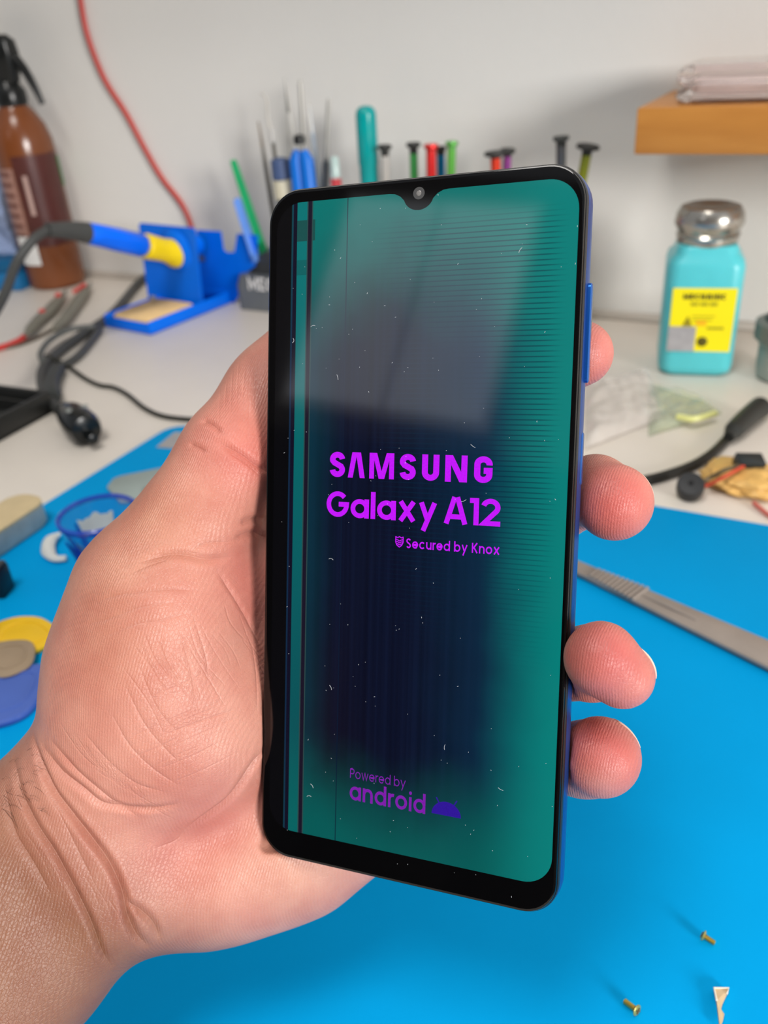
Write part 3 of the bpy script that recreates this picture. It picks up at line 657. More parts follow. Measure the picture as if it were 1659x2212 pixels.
nail(1343, 1460, 181, 7.15, (.86, -.50, .16), (.5, .8, 0), .60, .42)
nail(1297, 1635, 195, 9.22, (.76, -.64, .14), (.6, .72, 0), .45, .36)
nail(1327, 1085, 193, 8.8, (.90, -.38, .2), (.35, .85, 0), .5, .36)
# short dark hairs at the wrist
b = MB()
for k in range(60):
    u, v = rng.uniform(2, 90), rng.uniform(1590, 1760); h = hit(u, v)
    if h is None or u > 60 + (v - 1590)*.15 + 40: continue
    p = np.array(c2w(h/1000)); a = rng.uniform(-.9, .9); d = c2w(np.array([math.cos(a)*.0035, math.sin(a)*.004 + .002, -.0012])) - ORG
    b.tube([p - np.array(HO), p + d*.5 + np.array([0, 0, .0007]) - np.array(HO), p + d - np.array(HO)], [.00003, .000028, .00001], 4)
o = b.build('arm_hair', mat('dark_hair', (70, 48, 36), 0.5), person); o['kind'] = 'stuff'

# ------------------------------------------------------------------ things on the wall and shelf
m_shelfwood = wood('shelf_wood', (206, 142, 66), (180, 116, 48))  # the board's own honey brown
bk = on_y(1452, 195, YWALL)                                             # where the shelf's left end meets the wall
lo_, hi_ = 0.0, 0.4
dpt = min(np.linspace(0.03, 0.3, 200), key=lambda d: abs((lambda c: c[0]/c[2]*FPX + PW/2)(w2c((bk.x, bk.y - d, bk.z))) - 1377))
sh = thing('wooden_shelf', 'thick honey-coloured wooden wall shelf under the clear case', 'shelf', (bk.x, YWALL, bk.z))
zb = hgt((bk.x, YWALL - dpt), 334) - bk.z
MB().box(0, 0.55, -dpt, -0.0005, zb, 0).build('board', m_shelfwood, sh, bevel=0.0012)
for kx in (0.12, 0.45): MB().box(kx, kx + .02, -dpt*0.8, -.001, zb - .012, zb - .0002).build('bracket', mat('bracket_steel', (150, 150, 150), .4, metal=.8), sh, bevel=.001)
m_clear = mat('clear_plastic', (250, 244, 242), 0.04, vary=0.0, trans=1.0, ior=1.3)
pf = on_plane(1452, 216, (bk.x, bk.y - dpt + 0.012, bk.z), (0, 1, 0)); ch = hgt((pf.x, pf.y), 146) - bk.z
cs = thing('clear_case', 'flat clear plastic case lying on the wooden shelf', 'case', (pf.x, pf.y, bk.z + .0004))
hh = ch
def shell(nm, z0, z1, mtl, inset=0):
    MB().loft(lambda i: rrect(0.22 - 2*i, 0.075 - 2*i, 0.012, 6, 0.11, 0.038), [(inset + .003, z0), (inset, z0 + .003), (inset, z1 - .004), (inset + .004, z1)]).build(nm, mtl, cs)
shell('case_base', 0, hh*0.42, m_clear); shell('case_lid', hh*0.45, hh, m_clear)
MB().loft(lambda i: rrect(0.2 - 2*i, 0.06 - 2*i, 0.008, 5, 0.11, 0.038), [(0, .004), (0, hh*.6), (.002, hh*.63)]).build('foam_insert', mat('pale_foam', (236, 222, 218), .9), cs)
for lx in (.09, .2): MB().box(lx, lx + .018, -.0025, .001, hh*.3, hh*.6).build('latch', mat('latch_clear', (210, 205, 205), .2), cs, bevel=.0006)

rp = [on_y(u, v, YWALL - 0.004) for u, v in ((168, -60), (174, 0), (190, 80), (225, 170), (272, 245), (312, 320), (350, 385), (392, 440), (413, 490), (425, 560), (428, 600))]
o = MB().tube(catmull(rel(rp, rp[-1]), 6), .0027, 10).build('red_cable', mat('red_rubber', (186, 66, 58), .45), loc=rp[-1]); tag(o, 'thin red cable hanging down the white wall', 'cable')

# ------------------------------------------------------------------ spray bottle and packets on the left
sb = on_z(127, 612)
bt = thing('spray_bottle', 'brown spray bottle with black trigger head by the wall', 'bottle', sb, -0.35)
R = 0.033; zs = hgt(sb, 330); zt = hgt(sb, 222); zc = hgt(sb, 185); zh = hgt(sb, 75)
m_amber = mat('amber_plastic', (112, 62, 32), .22, vary=.08, scale=20, spec=.6)
MB().lathe([(R*.6, 0), (R*.93, .001), (R, .008), (R, zs), (R*.98, zs + (zt-zs)*.25), (R*.86, zs + (zt-zs)*.55), (R*.62, zs + (zt-zs)*.82), (R*.38, zt), (R*.36, zt + .004)], 40).build('bottle_body', m_amber, bt)
def wrap(nm, a0, a1, z0, z1, m, off=.0006):
    MB().grid(lambda s, t: ((R+off)*math.cos(a0 + (a1-a0)*s), (R+off)*math.sin(a0 + (a1-a0)*s), z0 + (z1-z0)*t), 16, 2).build(nm, m, bt)
ang = lambda u: math.radians(u)
zl = hgt(sb, 345)
wrap('label_panel', ang(-52), ang(44), .05, zs, mat('label_maroon', (74, 36, 32), .3, vary=.15), .0005)
wrap('label_panel', ang(-128), ang(-54), .05, zs - .012, mat('label_pinkish', (150, 112, 100), .4, vary=.1), .0005)
for k in range(9):
    zz = zs - .02 - k*.011; wrap('text_line', ang(-120), ang(-62), zz, zz + .004, mat('label_text_dark', (104, 62, 52), .5), .0008)
wrap('highlight_strip', ang(-38), ang(-30), .085, zs - .02, mat('highlight_strip', (172, 144, 136), .4), .0009)  # pale strip painted as a highlight on the bottle
wrap('price_sticker', ang(-88), ang(-44), .03, .062, mat('white_sticker', (222, 222, 220), .6), .0011)
wrap('label_edge', ang(46), ang(66), .11, zs - .005, mat('label_green', (52, 120, 64), .5), .0008)
m_blk = mat('black_plastic', (20, 22, 22), .28, bump=.05)
MB().lathe([(R*.46, zt - .004), (R*.48, zt), (R*.48, zc - .004), (R*.4, zc), (R*.34, zc + .004)], 24).build('collar', m_blk, bt)
for k in range(24):
    a = 2*math.pi*k/24; MB().box(R*.47, R*.5, -.0012, .0012, zt, zc - .005).build('grip_rib', m_blk, bt, rot=(0, 0, a)) if k % 2 == 0 else None
hd = MB().loft(lambda i: rrect(.05 - 2*i, .022 - 2*i, .006, 4, -.006, 0), [(.004, zc + .003), (.001, zc + .022), (0, zh - .018), (.001, zh - .006), (.006, zh)]).build('spray_head', m_blk, bt, rot=(0, 0, .5))
tg = catmull([(.015, 0, zh - .02), (.026, 0, zh - .034), (.034, 0, zh - .052), (.039, 0, zh - .068)], 5)
MB().tube(tg, list(np.linspace(.0062, .0032, len(tg))), 10).build('trigger', m_blk, bt, rot=(0, 0, .5))
MB().lathe([(.006, 0), (.006, .012), (.004, .016)], 14, (-.03, 0, zh - .012), (-1, 0, .1)).build('nozzle', m_blk, bt, rot=(0, 0, .5))
pa = on_z(8, 628)
bx = thing('blue_box', 'flat blue box lying left of the brown spray bottle', 'box', (pa.x - .035, pa.y + .02, 0), .25)
MB().box(-.06, .055, -.03, .03, 0, .022).build('box_body', mat('blue_card', (22, 100, 150), .5, vary=.12), bx, bevel=.002)
MB().box(-.061, .056, -.031, .031, .0225, .036).build('box_lid', mat('blue_card_dark', (0, 84, 128), .5, vary=.12), bx, bevel=.002)
bg = thing('plastic_packet', 'crumpled pale blue plastic packet standing on the blue box', 'packet', (pa.x - .045, pa.y + .022, .0365), .3)
def crump(w, h, amp, sd, th=0):
    def f(s, t):
        p = Vector((s*w, t*h, sd)); n = noise.noise(p*55)*amp + noise.noise(p*140)*amp*.5
        return ((s - .5)*w, n + th, t*h)
    return f
zpk = hgt((pa.x, pa.y), 375) - .04
MB().grid(crump(.10, zpk, .008, 1.3, -.008), 22, 26).build('front_film', mat('pale_blue_film', (150, 168, 206), .2, vary=.25, scale=60, alpha=.8), bg)
MB().grid(crump(.10, zpk, .006, 4.3, .012), 22, 26).build('back_film', mat('pale_blue_film', (150, 168, 206), .2), bg)

# ------------------------------------------------------------------ soldering stand and iron
a = on_z(212, 713); b0 = on_z(326, 725); c0 = on_z(500, 655)
ex = Vector((c0.x - b0.x, c0.y - b0.y, 0)); Ls = ex.length; ex.normalize(); ey = Vector((-ex.y, ex.x, 0))
Ws = abs((a - b0).dot(ey)); th = hgt(b0, 697)
ss = thing('soldering_stand', 'bright blue metal soldering iron stand with tan sponge tray', 'stand', b0, math.atan2(ex.y, ex.x))
m_sb = mat('blue_enamel', (0, 104, 224), .42, vary=.04, spec=.2)
def wallbox(nm, x0, x1, y0, y1, z0, z1, m=None): MB().box(x0, x1, y0, y1, z0, z1).build(nm, m or m_sb, ss, bevel=.0008)
wallbox('tray_floor', 0, Ls, 0, Ws, .0003, .002)
wallbox('tray_side', 0, Ls, 0, .0015, .0003, th); wallbox('tray_side', 0, Ls, Ws - .0015, Ws, .0003, th); wallbox('tray_side', 0, .0015, .0015, Ws - .0015, .0003, th*.9); wallbox('tray_side', Ls - .0015, Ls, .0015, Ws - .0015, .0003, th)
def loc(w): return Matrix.Rotation(-math.atan2(ex.y, ex.x), 3, 'Z') @ (Vector(w) - b0)
px = loc(on_plane(433, 643, b0 + ey*.002, ey)).x; pl_n = Vector((-ex.x, -ex.y, 0)); pl_p = b0 + ex*px
TL, TR, BRr, BLl = [loc(on_plane(u, v, pl_p, pl_n)) for u, v in ((323, 494), (441, 494), (432, 640), (316, 630))]
y0, y1, zT = max(.0018, min(BRr.y, TR.y)), max(BLl.y, TL.y), (TL.z + TR.z)/2
sp = MB().loft(lambda i: rrect(px - .012 - 2*i, Ws - .008 - 2*i, .006, 5, px/2, Ws/2), [(0, .002), (0, th*.82), (.0015, th*.95)]).build('sponge', mat('tan_sponge', (236, 200, 142), .95, vary=.1, scale=120, bump=.6, bscale=700), ss)
hc = loc(on_plane(372, 545, pl_p, pl_n))
# front plate with a round hole
b = MB(); out = rrect(y1 - y0, zT - .0025, .004, 6, (y0 + y1)/2, (zT + .0025)/2); hr = .014
n = len(out); inn = []
for yy, zz in out:
    q = math.atan2(zz - hc.z, yy - hc.y); inn.append((hc.y + hr*math.cos(q), hc.z + hr*math.sin(q)))
sl = lambda z: px + .07*Ls*z/zT
rg = [[(sl(z), y, z) for y, z in out], [(sl(z), y, z) for y, z in inn], [(sl(z) + .0015, y, z) for y, z in inn], [(sl(z) + .0015, y, z) for y, z in out]]
b.rings(rg + [rg[0]], True, False, False).build('front_plate', m_sb, ss)
MB().lathe([(hr + .008, -.0006), (hr + .004, -.004), (hr - .001, -.005), (hr - .003, .002), (hr - .004, .03)], 28, (sl(hc.z), hc.y, hc.z), (1, 0, 0), False, False).build('holder_cone', m_sb, ss)
# folded side plate behind the front plate with a notch in its top edge
bx_ = Ls + .0006; far_p = b0 + ex*bx_
sp_o = [(lambda q_: (q_.y, max(.0006, q_.z)))(loc(on_plane(u, v, far_p, ex))) for u, v in ((425, 655), (425, 497), (476, 500), (482, 540), (490, 546), (506, 545), (512, 505), (556, 509), (550, 575), (522, 596), (514, 640), (508, 668))]
MB().rings([[(bx_, y, z) for y, z in sp_o], [(bx_ + .0015, y, z) for y, z in sp_o]]).build('back_plate', m_sb, ss)
MB().box(px + .0016, px + .02, y0 + .002, y1 - .0056, .002, .0035).build('plate_foot', m_sb, ss)
MB().lathe([(.0035, 0), (.0035, .003), (.002, .0042)], 12, (px*.8, Ws - .009, th)).build('screw_head', mat('bright_steel', (215, 215, 215), .2, metal=.9), ss)
# the iron
hw = b0 + ex*hc.x + ey*hc.y + Vector((0, 0, hc.z)); pn = (ey.x, ey.y, 0)
ip = lambda u, v: on_plane(u, v, hw, pn)
h1, h2, h3, h4, h5 = ip(384, 547), ip(312, 531), ip(188, 503), ip(150, 498), ip(102, 497)
ir = thing('soldering_iron', 'blue and yellow soldering iron resting in the blue stand', 'soldering iron', h2)
dirv = (h1 - h3).normalized()
m_tipst = mat('tip_steel', (120, 118, 116), .4, metal=.8); m_yel = mat('yellow_rubber', (240, 208, 0), .45); m_grip = mat('blue_handle', (0, 104, 244), .35, spec=.25); m_cord = mat('dark_grey_cord', (62, 63, 62), .5, bump=.05)
L1 = (h1 - h2).length; L2 = (h3 - h2).length
MB().lathe([(.0105, 0), (.0122, .002), (.0118, L1*.3), (.0112, L1*.5), (.0122, L1*.72), (.0148, L1*.88), (.0145, L1), (.009, L1 + .002)], 24, (0, 0, 0), dirv).build('collar_grip', m_yel, ir)
MB().lathe([(.0045, L1 + .002), (.004, L1 + .03), (.001, L1 + .042)], 14, (0, 0, 0), dirv).build('tip', m_tipst, ir)
MB().lathe([(.0092, -.0005), (.0112, -.003), (.0108, -L2*.5), (.0098, -L2 + .002), (.0085, -L2)], 8, (0, 0, 0), dirv).build('handle', m_grip, ir)
bp_ = rel([h3, h4, h5], h2); MB().tube(catmull(bp_, 6), list(np.linspace(.0098, .0062, 13)), 14).build('strain_relief', m_cord, ir)
cd_ = [h5, ip(70, 520), at(35, 570, (w2c(h5)[2])*.98), at(8, 640, w2c(h5)[2]*.95), at(-40, 720, w2c(h5)[2]*.90)]
MB().tube(catmull(rel(cd_, h2), 6), .0042, 10).build('cord', m_cord, ir)

# ------------------------------------------------------------------ tool rack behind the phone and the tools in it
rk0 = on_z(514, 668); YR = rk0.y; rk1 = on_y(1205, 740, YR); zk = hgt(rk0, 596)
rk = thing('tool_rack', 'dark grey tool rack with white lettering along the wall', 'tool rack', rk0)
RL = rk1.x - rk0.x; RD = .062
m_rack = mat('dark_grey_plastic', (92, 96, 99), .45, bump=.1)
MB().loft(lambda i: rrect(RL - 2*i, RD - 2*i, .007, 5, RL/2, RD/2), [(0, .0004), (0, zk*.7), (.003, zk)]).build('rack_body', m_rack, rk)
MB().loft(lambda i: rrect(.055 - 2*i, .03 - 2*i, .01, 5, .034, .028), [(0, zk), (0.001, zk + .016), (.005, zk + .021)]).build('rack_hump', mat('black_rubber', (44, 46, 48), .35), rk)
b = MB(); write(b, 'MECHANIC', .2, .018, .10, .010, .013, 0)
lt = b.build('lettering', mat('white_print', (205, 205, 205), .5), rk, loc=(0, -.0007, .012), rot=(math.pi/2, 0, 0), smooth=False); lt['label'] = 'white lettering MECHANIC on the rack front'
for k in range(2): MB().lathe([(.0055, 0), (.005, .0015), (.003, .002)], 16, (.03 + k*.024, .0175, zk + .012), (0, -1, .2)).build('rack_screw', mat('bright_steel', (215, 215, 215), .2, metal=.9), rk)
for k in range(8): MB().lathe([(.0062, zk), (.0062, zk + .0008), (.0045, zk + .001)], 14, (.09 + k*(RL - .12)/7, .03, 0)).build('hole_ring', mat('black_rubber', (44, 46, 48), .35), rk)

m_steel = mat('brushed_steel', (170, 168, 162), .35, metal=.6, vary=.1); m_dsteel = mat('dark_steel', (92, 88, 80), .4, metal=.5)
def pole(nm, label, cat, top, bot, yoff, prof, m, group=None, extra=None, n=14):
    """a tool standing in the rack: prof = [(fraction from the top, radius in px)]"""
    A = on_y(top[0], top[1], YR + yoff); B = on_y(bot[0], bot[1], YR + yoff); d = B - A; zst = zk - .004
    q_ = 1.0
    if B.z > zst: q_ = (A.z - B.z)/(A.z - zst); B = A + d/q_
    k = w2c(A)[2]/FPX; t = thing(nm, label, cat, B, 0, group); ax = (A - B); L = ax.length
    for pn_, pr, pm in prof:
        rr_ = [(r*k, L*(1 - (f*q_ if f < 1 else f))) for f, r in pr][::-1]
        MB().lathe(rr_, n, (0, 0, 0), ax).build(pn_, pm, t)
    return t, A, B, k
def strip(nm, label, cat, top, bot, yoff, w0, w1, m, rest=None):
    A = on_y(top[0], top[1], YR + yoff); B = on_y(bot[0], bot[1], YR + yoff); k = w2c(A)[2]/FPX
    if rest is not None: B = A + (B - A)*((A.z - rest)/(A.z - B.z))
    t = thing(nm, label, cat, B); d = (A - B); L = d.length; q = d.to_track_quat('Z', 'Y'); pts = []
    prof = [(w1*k, 0), (w1*k, L*.5), (w0*k, L*.9), (w0*k*.9, L*.97), (w0*k*.5, L)]
    rings = []
    for w_, z in prof: rings.append([tuple(q @ Vector((x*w_, y*.0012, z))) for x, y in ((-1, -1), (1, -1), (1, 1), (-1, 1))])
    MB().rings(rings).build('blade', m, t, bevel=.0004); MB().rings([[tuple(Vector(p)*1.0) for p in rings[0]], [tuple(Vector(p) + d*.12) for p in rings[0]]]).build('grip_end', m, t)
    return t
zr = zk + .019
strip('spudger', 'green plastic spudger leaning out of the rack', 'spudger', (503, 345), (575, 560), .022, 10, 12, mat('green_nylon', (22, 160, 98), .4), zr)
strip('spudger', 'light blue plastic spudger leaning below the green one', 'spudger', (511, 428), (552, 556), .012, 12, 13, mat('light_blue_nylon', (104, 150, 232), .35), zr - .006)
def tweezers(label, tip, bot, yoff, spread, m, tipm, split=.5):
    A = on_y(*tip, YR + yoff); B = on_y(*bot, YR + yoff); d = B - A; zst = zk - .004
    B = A + d*((A.z - zst)/(A.z - B.z)); k = w2c(A)[2]/FPX; t = thing('tweezers', label, 'tweezers', B)
    for s in (-1, 1):
        off = Vector((s*spread*k, 0, 0)); P = [A + off*.05, A + (B - A)*.12 + off*.35, A + (B - A)*.35 + off, A + (B - A)*.75 + off*.8, B]
        P = catmull(rel(P, B), 5); MB().tube(P, list(np.linspace(1.6*k, 5.0*k, len(P))), 8, flat=.5).build('arm', m, t)
    P = rel([A, A + (B - A)*.16], B); MB().tube(P, [1.8*k, 4.5*k], 8, flat=.6).build('tip', tipm, t)
tweezers('pair of black-tipped tweezers, tallest of the tools in the rack', (615, 168), (646, 430), .03, 9, m_steel, mat('black_tip', (40, 38, 34), .4))
tweezers('slim brown tweezers, leftmost metal tool in the rack', (558, 262), (592, 470), .035, 3, m_dsteel, mat('brown_steel', (112, 92, 66), .4))
tweezers('bright steel tweezers right of the blue screwdriver', (668, 222), (692, 420), .04, 4, mat('bluish_steel', (176, 190, 206), .25, metal=.5), m_steel)
t, A, B, k = pole('dental_pick', 'pale hooked pick between the slim tweezers and tall tweezers', 'pick', (588, 292), (606, 430), .028, [('handle', [(0, 2.2), (.1, 4), (.9, 5), (1, 4)], m_dsteel), ('ferrule', [(-.12, 3), (-.1, 6), (.1, 6.5), (.12, 4)], mat('satin_ferrule', (190, 188, 184), .5))], None)
hk = [A, on_y(578, 255, YR + .028), on_y(577, 225, YR + .028), on_y(572, 208, YR + .028), on_y(562, 202, YR + .028)]
MB().tube(catmull(rel(hk, B), 5), list(np.linspace(.0016, .0009, 21)), 8).build('hook', mat('pale_steel', (196, 192, 184), .3), t)
t, A, B, k = pole('steel_probe', 'plain grey steel rod standing above the blue screwdriver', 'probe', (648, 172), (663, 420), .045, [('rod', [(0, 2), (.04, 4.5), (.9, 5.5), (1, 5)], m_steel)], None)
pole('screwdriver', 'narrow steel-shafted screwdriver right of the bright tweezers', 'screwdriver', (710, 212), (700, 450), .03, [('shaft', [(0, 2.2), (.03, 4), (.5, 5.2), (.55, 7)], m_steel), ('handle', [(.55, 7), (.6, 9), (1, 9)], m_rack)], None)
t, A, B, k = pole('screwdriver', 'thick blue handled screwdriver with black cap behind the phone corner', 'screwdriver', (645, 290), (662, 450), .012, [('cap', [(0, 6), (.02, 12), (.12, 13), (.13, 9)], m_blk)], None)
for s in (-1, 1):
    P = rel([A + (B - A)*.1 + Vector((s*9*k, 0, 0)), A + (B - A)*.16 + Vector((s*14*k, 0, 0)), A + (B - A)*.9 + Vector((s*15*k, 0, 0)), B + Vector((s*14*k, 0, 0))], B)
    MB().tube(P, [8*k, 15*k, 16*k, 14*k], 14).build('handle_half', mat('bright_blue_grip', (0, 106, 204), .4), t)
pole('cutter_handle', 'grey and navy tool handle with cream band left of blue screwdriver', 'tool handle', (603, 340), (622, 470), .02, [('navy_cap', [(0, 8), (.03, 20), (.34, 22), (.36, 18)], mat('navy_plastic', (66, 84, 122), .5)), ('cream_band', [(.36, 20), (.38, 23), (.66, 23), (.68, 20)], mat('cream_plastic', (196, 190, 168), .6)), ('grey_grip', [(.68, 18), (.7, 21), (1, 20)], m_rack)], None)
pole('marker', 'small clear and red capped marker right of the steel screwdriver', 'marker', (722, 338), (730, 450), .02, [('clear_tip', [(0, 6), (.03, 9), (.4, 11), (.42, 8)], mat('grey_clear', (176, 196, 192), .2)), ('red_band', [(.4, 9), (.42, 12), (.7, 12), (1, 12)], mat('red_band', (186, 60, 66), .4))], None)
pole('tube', 'rounded teal translucent tube standing tall in the rack', 'tube', (789, 228), (802, 450), .018, [('tube_body', [(0, 4), (.006, 11), (.022, 17), (.05, 21), (.085, 22.5), (.55, 22.5), (.57, 21), (1, 20)], mat('teal_plastic', (0, 146, 146), .2, vary=.15, scale=25, spec=.45)), ], None, n=24)
def driver(label, u, v, w, capw, bodym, capm, caph, yoff=.02, lean=0, body=9.0):
    A_ = on_y(u, v, YR + yoff); B_ = on_y(u + lean, v + 160, YR + yoff); f = 1.0; c_ = caph
    pole('precision_screwdriver', label, 'screwdriver', (u, v), (u + lean, v + 160), yoff,
         [('cap', [(0, capw*.92), (.02*f, capw), (.045*f, capw), (.08*f, body*.95), (c_, body*1.05), (c_ + .01*f, body)], capm), ('barrel', [(c_ + .01*f, body), (.5*f, body), (.53*f, body*.85), (.6*f, body*.85), (.63*f, body), (1, body)], bodym)], 'precision screwdrivers in the rack', n=12)
cp = mat('matte_black_cap', (40, 40, 38), .6)
def an(nm, rgb): return mat(nm, rgb, .28, metal=.45, vary=.08)
driver('black-capped clear screwdriver beside the teal tube', 831, 313, 0, 15, mat('clear_barrel', (176, 172, 166), .15), cp, .13, .012, 4)
driver('black-capped green screwdriver right of the clear one', 893, 308, 0, 16, an('green_anod', (64, 152, 74)), cp, .13, .02, 4)
driver('bright red screwdriver with a red cap', 931, 311, 0, 16, an('red_anod', (222, 44, 42)), an('red_cap', (214, 46, 44)), .1, .01, 2, 11)
driver('black-capped blue screwdriver between the red and lime ones', 952, 316, 0, 12, an('blue_anod', (0, 118, 164)), cp, .1, .026, 2)
driver('lime green screwdriver with a green cap', 976, 305, 0, 14, an('lime_anod', (104, 184, 76)), an('lime_cap', (96, 172, 80)), .1, .014, -4, 9.5)
driver('wide black-capped orange screwdriver beside the purple one', 1070, 327, 0, 25, an('orange_anod', (226, 62, 34)), cp, .08, .014, 4, 11)
driver('tilted black-capped purple screwdriver', 1097, 321, 0, 17, an('purple_anod', (158, 74, 152)), cp, .09, .024, -8, 9)
driver('all-grey screwdriver, tallest on the right of the rack', 1212, 294, 0, 18, an('gunmetal', (92, 92, 94)), mat('grey_cap', (66, 68, 66), .6), .12, .016, 0, 11)
driver('black-capped olive screwdriver, rightmost in the rack', 1271, 313, 0, 26, an('olive_anod', (142, 146, 40)), cp, .12, .012, -30, 11)

# ------------------------------------------------------------------ turquoise dispenser bottle
ba = on_z(1419, 812); bb_ = on_z(1580, 817); bw = (bb_ - ba).length; yaw = heading(ba, bb_); bc = (ba + bb_)/2; nrm = Vector((-math.sin(yaw), math.cos(yaw), 0))
base = bc + nrm*(bw*.5)
db = thing('dispenser_bottle', 'square turquoise dispenser bottle with metal cap and yellow label', 'bottle', base, yaw)
m_tq = mat('turquoise_plastic', (84, 192, 200), .3, vary=.04, sss=.1)
fr = bc + nrm*.004
zf = hgt(fr, 553); z_nk = zf + .007; z_ct = hgt(base, 497); z_cap = hgt(base, 441)
MB().loft(lambda i: rrect(bw - 2*i, bw - 2*i, max(.002, min(.010, bw/2 - i - .0005)), 7), [(.004, .0004), (.001, .003), (0, .008), (0, zf - .009), (.0012, zf - .004), (.005, zf), (bw*.1, zf + .003), (bw*.13, zf + .0055)]).build('bottle_body', m_tq, db)
MB().lathe([(bw*.37, zf + .005), (bw*.36, zf + .008)], 30).build('neck', m_tq, db)
m_cap = mat('stainless_cap', (176, 172, 164), .22, metal=.85, vary=.04)
cr = bw*.425
MB().lathe([(cr*.92, z_nk - .002), (cr*.95, z_nk), (cr*.95, z_ct - .003), (cr*.99, z_ct - .002), (cr*.93, z_ct), (cr*1.02, z_ct + .004), (cr*1.07, z_ct + (z_cap - z_ct)*.35), (cr*1.02, z_ct + (z_cap - z_ct)*.7), (cr*.9, z_cap - .001), (cr*.75, z_cap), (cr*.5, z_cap - .0015), (cr*.1, z_cap - .002)], 36).build('cap', m_cap, db)
Lm = db.matrix_world.copy(); 
def lab(u, v):
    p = on_plane(u, v, bc - nrm*.0006, (nrm.x, nrm.y, 0)); d = p - base; return (d.x*math.cos(yaw) + d.y*math.sin(yaw), d.z)
q = [lab(*p) for p in ((1455, 622), (1595, 624), (1575, 761), (1440, 757))]
yl = -bw/2 - .0005
x0, x1, zb_, zt_ = (q[0][0] + q[3][0])/2, (q[1][0] + q[2][0])/2, (q[2][1] + q[3][1])/2, (q[0][1] + q[1][1])/2
lb = MB().box(x0, x1, yl, yl + .0004, zb_, zt_).build('label', mat('yellow_label', (238, 222, 0), .5, vary=.02), db)
lw, lh = x1 - x0, zt_ - zb_
def onl(nm, fx0, fx1, fz0, fz1, m): MB().box(x0 + lw*fx0, x0 + lw*fx1, yl - .0004, yl - .0001, zb_ + lh*fz0, zb_ + lh*fz1).build(nm, m, lb)
b = MB(); write(b, 'MECHANIC', .26, x0 + lw*.17, x0 + lw*.84, 0, lh*.085, 0, .12)
o = b.build('lettering', mat('label_black', (52, 48, 10), .5), lb, loc=(0, yl - .0003, zb_ + lh*.83), rot=(math.pi/2, 0, 0), smooth=False); o['label'] = 'black lettering MECHANIC'
m_olv = mat('label_olive', (168, 158, 10), .5)
for k, (f0, f1, z0, z1) in enumerate(((.3, .42, .73, .785), (.45, .57, .73, .785), (.6, .72, .73, .785), (.34, .7, .56, .575), (.6, .86, .36, .40), (.34, .66, .50, .515))): onl('print_line', f0, f1, z0, z1, m_olv)
b = MB(); b.add([(x0 + lw*.2, yl - .0003, zb_ + lh*.41), (x0 + lw*.36, yl - .0003, zb_ + lh*.41), (x0 + lw*.28, yl - .0003, zb_ + lh*.57)], [(0, 1, 2)]); b.build('warning_triangle', mat('label_darkolive', (140, 128, 8), .5), lb, smooth=False)
onl('orange_mark', .42, .58, .42, .5, mat('label_orange', (236, 178, 20), .5))
MB().box(x0 - lw*.01, x0 + lw*.43, yl - .0006, yl - .0001, zb_ + lh*.0, zb_ + lh*.4).build('grey_sticker', mat('grey_sticker', (158, 156, 158), .5, vary=.12, scale=150), lb)
MB().lathe([(lw*.085, 0), (lw*.07, .0002), (lw*.03, .0003)], 20, (x0 + lw*.55, yl - .0003, zb_ + lh*.16), (0, -1, 0)).build('round_mark', mat('label_blackish', (84, 76, 8), .5), lb)

# ------------------------------------------------------------------ jar at the right edge
jr = on_z(1690, 815)
jb = thing('storage_jar', 'pale grey jar with dark top cut by the right edge', 'jar', jr)
zj = hgt(jr, 690)
MB().lathe([(.016, 0), (.019, .002), (.020, .008), (.020, zj*.6), (.022, zj*.64), (.022, zj*.68)], 28).build('jar_body', mat('pale_grey_plastic', (150, 160, 154), .35), jb)
MB().lathe([(.023, zj*.68), (.0245, zj*.7), (.0245, zj*.96), (.021, zj)], 28).build('jar_lid', mat('grey_lid', (112, 118, 112), .4), jb)
MB().lathe([(.019, zj + .0002), (.017, zj + .003), (.004, zj + .004)], 24).build('lid_top', mat('dark_lid_top', (62, 58, 52), .5), jb)

# ------------------------------------------------------------------ clear bags in front of the bottle
def bag(label, quad, sd, m, hump):
    P = [on_z(u, v) for u, v in quad]; c = sum(P, Vector())/4
    t = thing('plastic_bag', label, 'bag', (c.x, c.y, 0), 0, 'clear bags on the desk')
    for nm, lift, s2 in (('bottom_film', .0005, 0), ('top_film', .0025, 9.1)):
        def f(s, tt):
            p = (P[0]*(1-s) + P[1]*s)*(1-tt) + (P[3]*(1-s) + P[2]*s)*tt; e = min(1, 8*min(s, 1-s, tt, 1-tt))
            q_ = Vector((p.x*60, p.y*60, sd + s2)); z = lift + e*hump*(.55 + .6*abs(noise.noise(q_)) + .3*noise.noise(q_*2.7)) if lift > .001 else .0004
            return (p.x - c.x, p.y - c.y, max(.0004, z))
        MB().grid(f, 26, 26).build(nm, m, t)
    MB().tube([(P[0] - c), (P[1] - c)], .0008, 6, flat=.5).build('zip_seal', m, t)
def film(nm, rgb, al): return mat(nm, rgb, .12, vary=.12, scale=50, alpha=al, spec=.9)
bag('crumpled clear bag left of the turquoise bottle foot', ((1262, 830), (1400, 800), (1440, 905), (1262, 975)), 2.2, film('clear_film', (232, 226, 220), .42), .007)
bag('flat greenish clear bag in front of the turquoise bottle', ((1400, 830), (1520, 868), (1560, 895), (1400, 945)), 5.2, film('green_film', (196, 206, 180), .4), .005)
o = MB().tube(catmull([(0, 0, .007)] + rel([on_z(1500, 905, .007), on_z(1545, 893, .007)], on_z(1460, 920, 0)), 5), .0022, 8).build('plastic_strip', mat('lime_film', (214, 216, 140), .4), loc=on_z(1460, 920, 0)); tag(o, 'pale yellow plastic strip lying on the greenish bag', 'strip')

